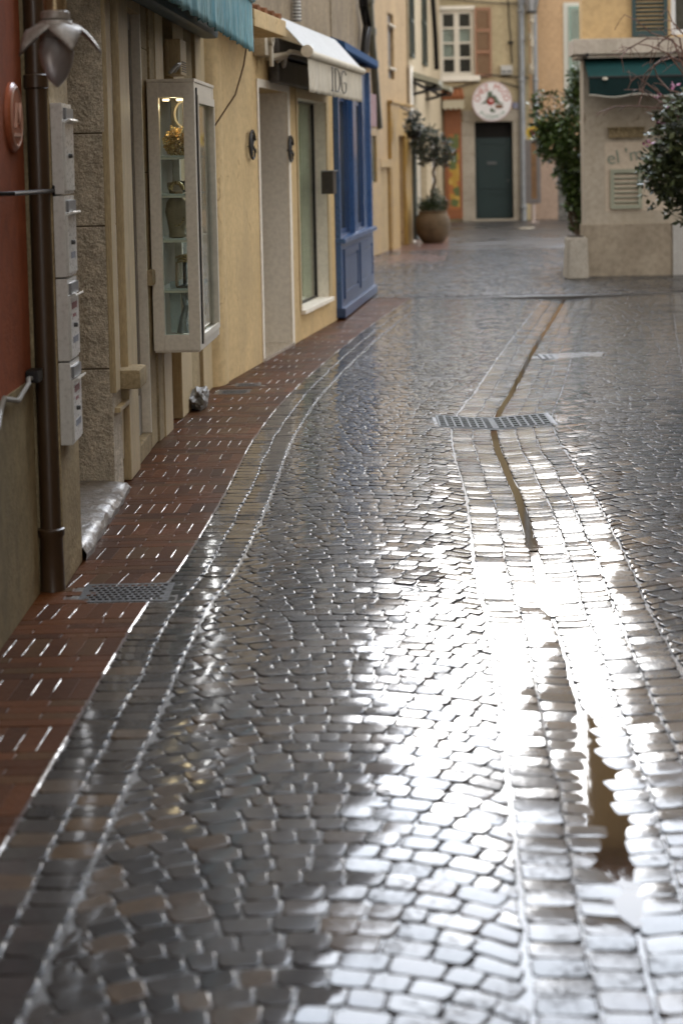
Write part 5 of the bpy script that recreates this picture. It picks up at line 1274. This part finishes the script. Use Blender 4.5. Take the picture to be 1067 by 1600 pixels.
# meter box, number plate, cables on the far wall
s, z = FG.hit(791, 116, -.1); t = fthing('junction_box', 'small pale grey junction box high on the far wall right of the brown shutter', 'box', FG, s, 0, z)
p = MB(); p.box(-.15, .15, -.12, 0, 0, .23, .015); p.build('case', mat('pale_grey_box', (.48, .46, .42), .5, var=.08), t)
p = MB(); p.box(-.13, -.01, -.126, -.12, .05, .09); p.box(.02, .13, -.126, -.12, .05, .09); p.build('vents', iron_b, t)
s, z = FG.hit(806, 165, -.06); t = fthing('number_plate', 'small blue enamel number plate left of the grey downpipe', 'plate', FG, s, -.051, z)
p = MB(); p.box(-.09, .09, -.012, 0, -.08, .08, .004); p.build('plate', mat('blue_enamel', (.05, .07, .22), .3, coat=.4), t)
p = MB(); [p.box(-.06, .06, -.016, -.012, q_-.012, q_+.012) for q_ in (-.035, .035)]; p.build('white_marks', white_frame, t)
t = fthing('facade_cables', 'dark cables sagging across the far house above the round sign', 'cable', FG, FG.s(790, 119), 0, FG.z(790, 119))
b0 = (FG.s(790, 119), FG.z(790, 119)); p = MB()
for pp in (((683, 124), (705, 127), (730, 127), (745, 121), (765, 117), (790, 119), (826, 122)), ((685, 140), (712, 137), (735, 131), (750, 128)), ((780, 128), (800, 133), (812, 138)), ((793, 0), (795, 40), (797, 60), (799, 100)), ((690, -4), (740, 3), (790, 6), (830, 5))):
    p.tube([(FG.s(x, y)-b0[0], -.07, FG.z(x, y)-b0[1]) for x, y in pp], .018, 6)
p.lathe([(0, -.04), (.07, -.03), (.07, .03), (0, .04)], n=12, c=(FG.s(797, 67)-b0[0], -.09, FG.z(797, 67)-b0[1])); p.build('cable_run', iron_b, t, True)
for (x_, x2, lab, r_, zb_) in ((815, 818, 'broad grey zinc downpipe down the corner right of the green door', .085, .0), (836, 838, 'second zinc downpipe, thinner, ending above the sunflower column', .07, 2.4)):
    X = at_y(x_, 150, YF-.12).x; t = thing('zinc_downpipe', lab, 'drainpipe', (X, YF-.12, 0), group='zinc downpipes on the far houses')
    p = MB(); p.tube([(0, 0, zb_), (0, 0, 8.75)], r_, 14); [p.lathe([(r_, q_), (r_*1.2, q_+.02), (r_*1.2, q_+.08), (r_, q_+.1)], n=14) for q_ in (zb_+.3, 3.6, 5.4, 7.2)]; p.build('pipe', grey_zinc, t, True)
# street lantern on a bracket
lc = at_y(830, 19, YF-.6); t = thing('street_lantern', 'glazed street lantern on an ornate bracket stem in front of the far peach wall', 'lantern', (lc.x, lc.y, lc.z))
p = MB(); p.lathe([(.12, 0), (.22, .5), (.24, .52), (.24, .55), (.12, .7), (.03, .78), (0, .85)], n=6); p.build('lantern_glass', mat('lantern_glass', (.42, .42, .42), .1, trans=.3), t)
p = MB(); 
for k in range(6): a = math.pi*k/3; p.tube([(.12*math.cos(a), .12*math.sin(a), 0), (.225*math.cos(a), .225*math.sin(a), .52)], .014, 6)
p.lathe([(.13, -.03), (.14, 0), (.13, .02)], n=12); p.lathe([(.25, .52), (.26, .55), (.13, .70), (.13, .72)], n=6); p.build('cage', iron_b, t)
p = MB(); p.lathe([(.03, -1.6), (.03, -1.5), (.05, -1.45), (.03, -1.4), (.03, -.9), (.06, -.85), (.04, -.8), (.035, -.3), (.07, -.25), (.05, -.15), (.09, -.03)], n=14); p.tube([(0, 0, -1.5), (0, .3, -1.55), (0, .6, -1.3)], .03, 8); p.tube([(0, 0, -.6), (0, .35, -.7), (0, .62, -.5)], .025, 8); p.build('stem', mat('cream_painted_stem', (.42, .36, .27), .5), t, True)
# information column with a sunflower-like disc
Yk = 43.6; g = at_y(833, 344, Yk); zt_ = at_y(833, 218, Yk).z; zb_ = at_y(833, 318, Yk).z
t = thing('sign_column', 'tall grey-brown sign column on a post topped by a yellow and maroon disc', 'sign column', (g.x, Yk, 0))
p = MB(); p.box(-.19, .19, -.06, .06, zb_, zt_, .02); p.build('panel', mat('grey_brown_panel', (.15, .13, .12), .5, var=.15), t)
p = MB(); p.box(-.05, .09, -.066, -.06, zb_+.12, zt_-.08); p.build('orange_strip', mat('brown_orange_strip', (.22, .11, .04), .6, var=.4, scale=9), t)
p = MB(); p.tube([(0, 0, 0), (0, 0, zb_)], .045, 12); p.lathe([(.14, 0), (.14, .02), (.05, .03)], n=16); p.build('post', mat('pale_pink_post', (.42, .34, .30), .5), t, True)
p = MB(); n = 28; rr_ = .19
p.prism([((rr_ if i % 2 else rr_*.78)*math.cos(2*math.pi*i/n), zt_+.17+(rr_ if i % 2 else rr_*.78)*math.sin(2*math.pi*i/n)) for i in range(n)], -.03, .01, 'y'); p.build('yellow_disc', mat('sunflower_yellow', (.45, .30, .03), .6), t)
p = MB(); p.lathe([(0, -.05), (.08, -.045), (.09, -.03)], n=20, axis='y', c=(0, 0, zt_+.17)); p.build('maroon_centre', mat('maroon', (.12, .03, .03), .7), t, True)
g = ground(821, 357); t = thing('paper_litter', 'small scrap of white paper lying on the far paving', 'litter', (g.x, g.y, .003))
p = MB(); p.prism([(-.2, -.2), (.05, -.28), (.22, .1), (-.05, .25)], 0, .012, 'z'); p.build('scrap', white_frame, t)

# ================================================================ house on the right of the crossing
FH = Frame((3.30, 23.35), (12.0, 23.1)); HH = 7.9
H_ = fthing('right_house', 'pale rendered corner house with stone ledge and green shutter on the right', 'house', FH, 0)
hl = mat('pale_corner_render', (.40, .345, .27), .85, var=.14, scale=1.6, bump=.3, bscale=24, stain=((.29, .24, .17), 1.1, .46, .74), crack=.8)
hb = mat('brown_base_render', (.33, .275, .205), .8, var=.2, scale=1.6, bump=.3, bscale=24, stain=((.17, .13, .09), 1.4, .45, .8))
hu = mat('upper_apricot_render', (.55, .38, .19), .85, var=.12, scale=1.6, bump=.3, bscale=24, stain=((.38, .28, .16), 1.1, .5, .8))
zl0, zl1 = FH.z(950, 84, -.3), FH.z(950, 60, -.3); zpl = FH.z(980, 350)
ux0, ux1 = FH.s(986, 30), FH.s(1042, 30)
p = MB(); p.plate(0, FH.L, zpl, zl0, 0, .4); part(p, 'wall', hl, H_, FH)
p = MB(); p.plate(-.02, FH.s(1050, 400), 0, zpl, -.02, .4); part(p, 'base_wall', hb, H_, FH)
p = MB(); p.plate(FH.s(1050, 400), FH.L, 0, zpl, -.05, .4); part(p, 'base_pier', mat('pale_grey_render', (.40, .38, .35), .8, var=.1), H_, FH)
p = MB(); p.plate(0, FH.L, zl1, HH, .03, .4, [(ux1+.05, ux1+1.1, zl1+.05, zl1+1.9)]); part(p, 'upper_wall', hu, H_, FH)
p = MB(); p.box(-.16, FH.L, -.32, .3, zl0, zl1, .01); p.box(-.12, FH.L, -.27, .3, zl0-.05, zl0-.001, .008); part(p, 'ledge', mat('worn_pale_ledge', (.46, .40, .33), .8, var=.12, scale=2, bump=.3, bscale=20, stain=((.3, .26, .2), 1.5, .5, .8)), H_, FH)
tealsh = mat('dark_teal_shutter', (.022, .05, .05), .5, var=.15, scale=5)
shutter(H_, FH, ux0, ux1, zl1+.03, zl1+1.95, -.01, tealsh)
p = MB(); p.plate(ux1+.051, ux1+1.099, zl1+.051, zl1+1.899, .08, .15, [(ux1+.12, ux1+.55, zl1+.12, zl1+1.83), (ux1+.6, ux1+1.04, zl1+.12, zl1+1.83)]); f = part(p, 'window', mat('white_window_paint', (.6, .6, .6), .5), H_, FH)
p = MB(); p.box(ux1+.1, ux1+1.06, .16, .165, zl1+.1, zl1+1.85); sub(p, 'pane', dark_glass, f)
p = MB(); p.prism([(.12, .4), (1.9, 7), (9, 7), (9, .4)], 0, HH-.01, 'z'); part(p, 'building_body', hl, H_, FH)
p = MB(); p.prism([(-.15, -.35), (1.85, 7.2), (9.2, 7.2), (9.2, -.35)], HH, HH+.12, 'z'); o = part(p, 'roof', clay, H_, FH)
q = MB(); [q.tube([(x, -.4, HH+.13), (max(x, .3), 1.2, HH+.5)], .085, 8) for x in [.05+.22*i for i in range(40)]]; sub(q, 'roof_tiles', clay, o)
bx0, bz0 = FH.hit(950, 327, -.02); bx1, bz1 = FH.hit(1012, 234, -.02)
p = MB(); p.plate(FH.s(945, 300), FH.s(1045, 300), FH.z(980, 330), FH.z(980, 222), -.004, -.0005); part(p, 'paler_patch', mat('paler_render', (.47, .39, .30), .85, var=.06, scale=2), H_, FH)
# louvred green shutter low on the wall
s0, s1 = FH.s(953, 300), FH.s(1002, 300); z0, z1 = FH.z(970, 326), FH.z(970, 264)
t = fthing('wall_shutter', 'pale sage green louvred shutter closed low on the right house wall', 'shutter', FH, s0, 0, z0)
sage = mat('sage_green_paint', (.27, .275, .20), .6, var=.12, scale=4)
p = MB(); W, Hh = s1-s0, z1-z0; p.plate(0, W, 0, Hh, -.04, -.004, [(.05, W-.05, .05, Hh-.05)]); p.build('shutter_frame', sage, t)
p = MB(); louvres(p, .05, W-.05, .05, Hh-.05, -.03, step=.065); p.build('slats', sage, t)
# stone tablet
s0, z0 = FH.hit(951, 216, -.05); s1, z1 = FH.hit(1006, 200, -.05)
t = fthing('stone_tablet', 'long narrow carved stone tablet under the green awning', 'tablet', FH, s0, 0, z0)
p = MB(); p.plate(0, s1-s0, 0, z1-z0, -.05, 0); p.box(-.01, s1-s0+.01, -.07, 0, z1-z0, z1-z0+.02, .004); p.build('stone', mat('carved_tablet', (.30, .23, .13), .85, var=.4, scale=14, bump=1.0, bscale=30, bdist=.03), t)
# painted script
s0, z0 = FH.hit(970, 244, -.01)
t = fthing('painted_lettering', 'faded green painted script between stone tablet and sage shutter', 'lettering', FH, s0, 0, z0)
p = MB()
text_into(p, "el 'm", .26, Matrix.Translation((.05, -.012, 0)) @ Matrix.Rotation(R(8), 4, 'Y') @ Matrix.Rotation(R(90), 4, 'X') @ Matrix.Shear('XY', 4, (.3, 0)), .004) if False else text_into(p, "el 'm", .26, Matrix.Translation((.05, -.012, 0)) @ Matrix.Rotation(R(-8), 4, 'Y') @ Matrix.Rotation(R(90), 4, 'X'), .004)
p.build('script', mat('faded_green_paint', (.27, .30, .235), .7, var=.3, scale=20), t)
# green awning
sl, zt_ = FH.hit(919, 90, -.12); _, zm = FH.hit(940, 123, -.62); _, zb_ = FH.hit(940, 150, -.62)
s0 = FH.s(919, 120, -.6)
t = fthing('green_awning', 'deep green awning with scalloped white edged valance on the right house', 'awning', FH, 0, 0, 0)
deepg = mat('deep_green_canvas', (.010, .045, .045), .7, var=.2, scale=3, bump=.15, bscale=60)
Lg = 5.2
p = MB(); p.prism([(-.05, zt_+.0), (-.05, zt_-.03), (-.60, zm-.01), (-.62, zm+.02)], s0, s0+Lg, 'x'); part(p, 'canopy', deepg, t, FH)
p = MB(); n = 156; top = [(s0+Lg*i/n, zm) for i in range(n+1)]; bot = [(s0+Lg*i/n, zb_+.018*math.cos(Lg*i/n/.32*2*math.pi*.5)) for i in range(n, -1, -1)]
A_ = [p.bm.verts.new((x, -.62, z)) for x, z in top]; B_ = [p.bm.verts.new((x, -.625, z)) for x, z in bot[::-1]]
for i in range(n): p.bm.faces.new((A_[i], A_[i+1], B_[i+1], B_[i]))
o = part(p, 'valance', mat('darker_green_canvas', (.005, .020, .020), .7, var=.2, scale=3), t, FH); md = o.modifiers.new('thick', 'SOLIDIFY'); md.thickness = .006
p = MB(); p.tube([(x, -.628, z) for x, z in bot], .008, 5); part(p, 'valance_edge', mat('pale_edge_tape', (.45, .42, .36), .7), t, FH)
p = MB(); p.tube([(s0, -.60, zm+.015), (s0+Lg, -.60, zm+.015)], .02, 10); p.box(s0-.04, s0+.0, -.64, -.0, zt_-.02, zt_+.03, .008); part(p, 'frame_bar', iron_b, t, FH)
for (px, py) in ((945, 123),):
    s, z = FH.hit(px, py, -.66); p = MB(); p.lathe([(0, -.02), (.035, -.01), (.035, .01), (0, .02)], n=14, c=(s, -.65, z)); part(p, 'white_tie', white_frame, t, FH, True)
# stone bollard block at the corner
g = ground(903, 437); zt_ = at_y(900, 371, g.y).z
t = thing('corner_planter', 'pale tapered concrete planter at the foot of the house corner', 'planter', (g.x, g.y+.25, 0))
p = MB(); m = bmesh.new(); hw, hw2 = .145, .115; P0 = [(-hw, -.25), (hw, -.25), (hw, .25), (-hw, .25)]; P1 = [(-hw2, -.2), (hw2+.02, -.2), (hw2+.02, .2), (-hw2, .2)]
a_ = [m.verts.new((x, y, 0)) for x, y in P0]; b_ = [m.verts.new((x, y, zt_)) for x, y in P1]
for i in range(4): m.faces.new((a_[i], a_[(i+1) % 4], b_[(i+1) % 4], b_[i]))
m.faces.new(b_); m.faces.new(a_[::-1]); bmesh.ops.recalc_face_normals(m, faces=m.faces[:]); bmesh.ops.bevel(m, geom=m.edges[:], offset=.02, segments=2, affect='EDGES'); p.merge(m)
p.build('planter_body', mat('pale_concrete', (.40, .36, .30), .8, var=.2, scale=4, bump=.3, stain=((.22, .19, .15), 3, .5, .8)), t)
p = MB(); p.box(-.09, .09, -.17, .17, zt_, zt_+.012); p.build('soil', mat('dark_soil', (.03, .022, .015), .9), t)

# ================================================================ plants
bark = mat('grey_brown_bark', (.16, .12, .085), .85, var=.4, scale=12, bump=.8, bscale=25)
# climber against the corner
Yp = 26.5; base = at_y(905, 366, Yp)
t = thing('climbing_shrub', 'tall leafy green climber spreading left from the corner of the right house', 'shrub', (base.x, Yp, 0))
P = lambda px, py, y=Yp: at_y(px, py, y)-Vector((base.x, Yp, 0))
p = MB(); blobs = []
for (px, py, r, y) in ((898, 150, .16, 26.5), (900, 185, .22, 26.5), (885, 210, .26, 26.3), (862, 200, .22, 26.4), (870, 232, .26, 26.2), (895, 235, .28, 26.5), (848, 195, .14, 26.3), (852, 225, .16, 26.3), (890, 265, .25, 26.4), (905, 270, .24, 26.6), (900, 295, .20, 26.4), (888, 290, .14, 26.4), (905, 320, .17, 26.5), (896, 315, .12, 26.4), (902, 345, .13, 26.5), (838, 212, .09, 26.3), (896, 118, .10, 26.5), (905, 140, .15, 26.6)):
    blobs.append((tuple(P(px, py, y)), r*1.12, 1.0))
leaf_cloud(p, blobs, 5200, .085, 11, .8, .5)
tw = [((905, 160), (870, 142), (848, 146), (833, 152)), ((900, 185), (860, 150), (845, 140), (836, 142)), ((890, 200), (850, 165), (832, 160)), ((895, 190), (860, 168), (840, 176), (826, 172)), ((900, 90), (905, 120), (903, 150))]
rnd = random.Random(4)
for k, path in enumerate(tw):
    for i in range(34):
        u = rnd.random()*(len(path)-1); j = int(u); f_ = u-j; a_, b_ = path[j], path[j+1]
        q_ = P(a_[0]*(1-f_)+b_[0]*f_, a_[1]*(1-f_)+b_[1]*f_+2); leaf_cloud(p, [((q_.x+rnd.uniform(-.03, .03), q_.y, q_.z-.03), .05, 1)], 2, .08, 100*k+i, .8, .5)
p.build('foliage', leaf_mat('climber_leaves', (.020, .040, .010), (.10, .15, .035)), t)
p = MB(); branches(p, (.0, 0, .35), [P(x, y) for x, y in ((898, 150), (870, 205), (890, 240), (905, 270), (850, 200))], .035, 3)
p.tube([(0, 0, 0), (0, 0, .4)], .04, 8)
for path in tw: p.tube([P(*q) for q in path], .007, 5)
p.build('stems', bark, t, True)
# bougainvillea from the right
Yb = 17.2; base = Vector((4.25, 17.4, 0))
t = thing('bougainvillea', 'dense dark bougainvillea with bare twigs and few magenta flowers at the right edge', 'shrub', tuple(base))
P = lambda px, py, y=Yb: at_y(px, py, y)-base
p = MB(); blobs = []
for (px, py, r) in ((1062, 180, .20), (1075, 215, .30), (1040, 205, .15), (1048, 240, .22), (1075, 260, .28), (1025, 245, .12), (1020, 262, .14), (1045, 275, .22), (1070, 295, .24), (1028, 285, .13), (1050, 305, .15), (1035, 300, .11), (1012, 268, .08), (1000, 264, .05), (1090, 330, .2), (1100, 250, .35), (1070, 345, .07), (1110, 190, .35), (1064, 150, .10), (1005, 285, .04), (1010, 250, .05), (1000, 302, .03), (1030, 180, .07), (1018, 210, .05), (1038, 165, .05), (1018, 322, .05), (1045, 330, .06)):
    blobs.append((tuple(P(px, py, Yb+random.uniform(-.25, .25))), r*.95, .95))
leaf_cloud(p, blobs, 4600, .072, 21, .7, .55)
p.build('foliage', leaf_mat('bougainvillea_leaves', (.022, .034, .012), (.10, .125, .05), .4), t)
p = MB(); rnd = random.Random(9)
tw = [((1080, 170), (1060, 60), (1045, 55), (1030, 68), (1015, 80), (1005, 88)), ((1075, 140), (1050, 62), (1020, 50), (990, 33), (975, 22)), ((1080, 110), (1055, 78), (1035, 92), (1020, 102), (1005, 128), (1000, 150)),
      ((1075, 130), (1040, 85), (1010, 72), (990, 70), (975, 80)), ((1080, 90), (1050, 60), (1010, 60), (985, 75), (965, 92)), ((1060, 170), (1030, 150), (1008, 130), (995, 120), (985, 128)), ((1070, 190), (1040, 170), (1000, 165), (960, 166), (930, 178)),
      ((1075, 100), (1055, 88), (1030, 96), (1010, 115), (1002, 140)), ((1070, 150), (1045, 140), (1030, 120), (1020, 100), (1018, 85)), ((1080, 60), (1062, 50), (1050, 35), (1042, 10)), ((1067, 175), (1035, 160), (1000, 140), (975, 140))]
for path in tw:
    pts = [P(x, y, Yb+.1)+Vector((0, rnd.uniform(-.15, .15), 0)) for x, y in path]; n = len(pts)
    p.tube(pts, [.010*(1-.65*i/(n-1)) for i in range(n)], 5)
    for k in range(7):
        j = rnd.randrange(n-1); q_ = pts[j].lerp(pts[j+1], rnd.random()); e_ = q_+Vector((rnd.uniform(-.16, .1), rnd.uniform(-.1, .1), rnd.uniform(-.16, .12)))
        p.tube([q_, q_.lerp(e_, .5)+Vector((0, 0, .015)), e_], .0035, 4)
p.build('twigs', mat('reddish_twig', (.16, .075, .05), .6, var=.3), t, True)
p = MB(); branches(p, (0, 0, .3), [P(1075, 250), P(1090, 180), P(1080, 300), P(1110, 200)], .04, 5); p.tube([(0, 0, -.05), (0, 0, .4)], .05, 8); p.build('stems', bark, t, True)
for (px, py) in ((1010, 224), (1032, 192), (1055, 181), (1027, 150), (1052, 133), (1066, 205), (1014, 222), (1040, 170)):
    p = MB(); q_ = P(px, py, Yb-.15); leaf_cloud(p, [(tuple(q_), .03, 1)], 9, .035, px, .9, .8); p.build('flower', leaf_mat('magenta_bracts', (.15, .02, .07), (.28, .05, .14)), t)
# olive tree in a big terracotta jar
g = ground(678, 381); t = thing('potted_olive_tree', 'small olive tree with undergrowth in a big round clay jar', 'potted tree', (g.x, g.y+.35, 0))
P = lambda px, py: at_y(px, py, g.y+.35)-Vector((g.x, g.y+.35, 0))
rj = at_y(705, 350, g.y).x-g.x
zj = P(678, 330).z
p = MB(); p.lathe([(0, 0.0), (rj*.52, 0), (rj*.66, .05*zj), (rj*.92, .30*zj), (rj*1.0, .55*zj), (rj*.95, .80*zj), (rj*.80, .95*zj), (rj*.86, zj), (rj*.80, zj+.01), (rj*.72, .93*zj), (0, .90*zj)], n=32, amp=lambda a, h: .012*math.sin(3*a)); p.build('clay_jar', mat('weathered_clay_jar', (.20, .14, .085), .7, var=.35, scale=4, bump=.4, bscale=25, stain=((.12, .10, .07), 3, .45, .75)), t, True)
p = MB(); tp = [P(x, y) for x, y in ((678, 318), (674, 300), (680, 282), (676, 270), (682, 250))]; tp[0].z = zj*.8
p.tube(tp, [.035, .03, .027, .025, .02], 8); branches(p, tp[-1], [P(x, y) for x, y in ((655, 235), (665, 215), (690, 222), (700, 248), (678, 205), (660, 250))], .014, 6); p.build('trunk', bark, t, True)
p = MB(); leaf_cloud(p, [(tuple(P(x, y)), r, 1) for x, y, r in ((658, 215, .17), (652, 232, .14), (672, 210, .19), (668, 238, .20), (690, 225, .18), (700, 240, .14), (685, 248, .16), (660, 252, .10), (645, 225, .09), (696, 255, .08))], 1500, .095, 31, .8, .36)
p.build('crown', leaf_mat('olive_leaves', (.030, .040, .028), (.12, .14, .10)), t)
p = MB(); leaf_cloud(p, [(tuple(P(x, y)), r, .8) for x, y, r in ((668, 318, .17), (682, 312, .17), (692, 320, .13), (660, 324, .12), (680, 300, .09), (676, 325, .2))], 1500, .08, 33, .9, .2)
p.build('undergrowth', leaf_mat('fern_leaves', (.018, .035, .012), (.07, .10, .035)), t)
g = ground(652, 376); t = thing('white_pebble', 'small pale stone at the wall foot left of the clay jar', 'stone', (g.x, g.y+.1, .0))
p = MB(); bmesh.ops.create_icosphere(p.bm, subdivisions=3, radius=.09)
for v in p.bm.verts: v.co = v.co*(1+.25*noise.noise(v.co*12)); v.co.z = v.co.z*.8+.06
p.build('stone_body', mat('white_stone', (.45, .44, .42), .7), t, True)
# dead leaf on the setts
g = ground(603, 1252, -.03); t = thing('fallen_leaf', 'small dark wet leaf stuck on the bright setts in the foreground', 'leaf', (g.x, g.y, rise(g.x, g.y)+.004), .4)
p = MB(); p.prism([(-.016, 0), (-.008, .007), (.004, .008), (.018, .002), (.006, -.006), (-.006, -.007)], 0, .002, 'z'); p.build('leaf_blade', mat('dead_leaf', (.03, .02, .012), .6), t)

# ================================================================ the house on the near right (it shades and mirrors in the wet street)
FR = Frame((2.85, 12.2), (2.85, -6)); HR = 8.6
r_h = fthing('near_right_house', 'tall brown rendered house lining the right side of the street', 'house', FR, 0)
rw = mat('brown_render', (.34, .25, .16), .8, var=.15, scale=1.8, bump=.3, bscale=30)
holes = [(1.2, 2.2, .0, 2.3), (3.2, 5.0, .7, 2.3), (6.5, 7.5, .0, 2.3), (1.4, 2.3, 3.9, 5.5), (4.2, 5.1, 3.9, 5.5), (7, 7.9, 3.9, 5.5), (10, 10.9, 3.9, 5.5)]
p = MB(); p.plate(0, FR.L, 0, HR, 0, .4, holes); part(p, 'wall', rw, r_h, FR)
for k, hle in enumerate(holes):
    p = MB(); p.plate(hle[0]+.001, hle[1]-.001, hle[2]+.01, hle[3]-.001, .12, .17, [(hle[0]+.1, hle[1]-.1, hle[2]+.12, hle[3]-.1)]); f = part(p, 'window' if hle[2] > .1 else 'door', cream_wood, r_h, FR)
    p = MB(); p.box(hle[0]+.1, hle[1]-.1, .14, .145, hle[2]+.12, hle[3]-.1); sub(p, 'pane', dark_glass, f)
shell(r_h, FR, 0, FR.L, HR, rw); eaves(r_h, FR, 0, FR.L, HR)
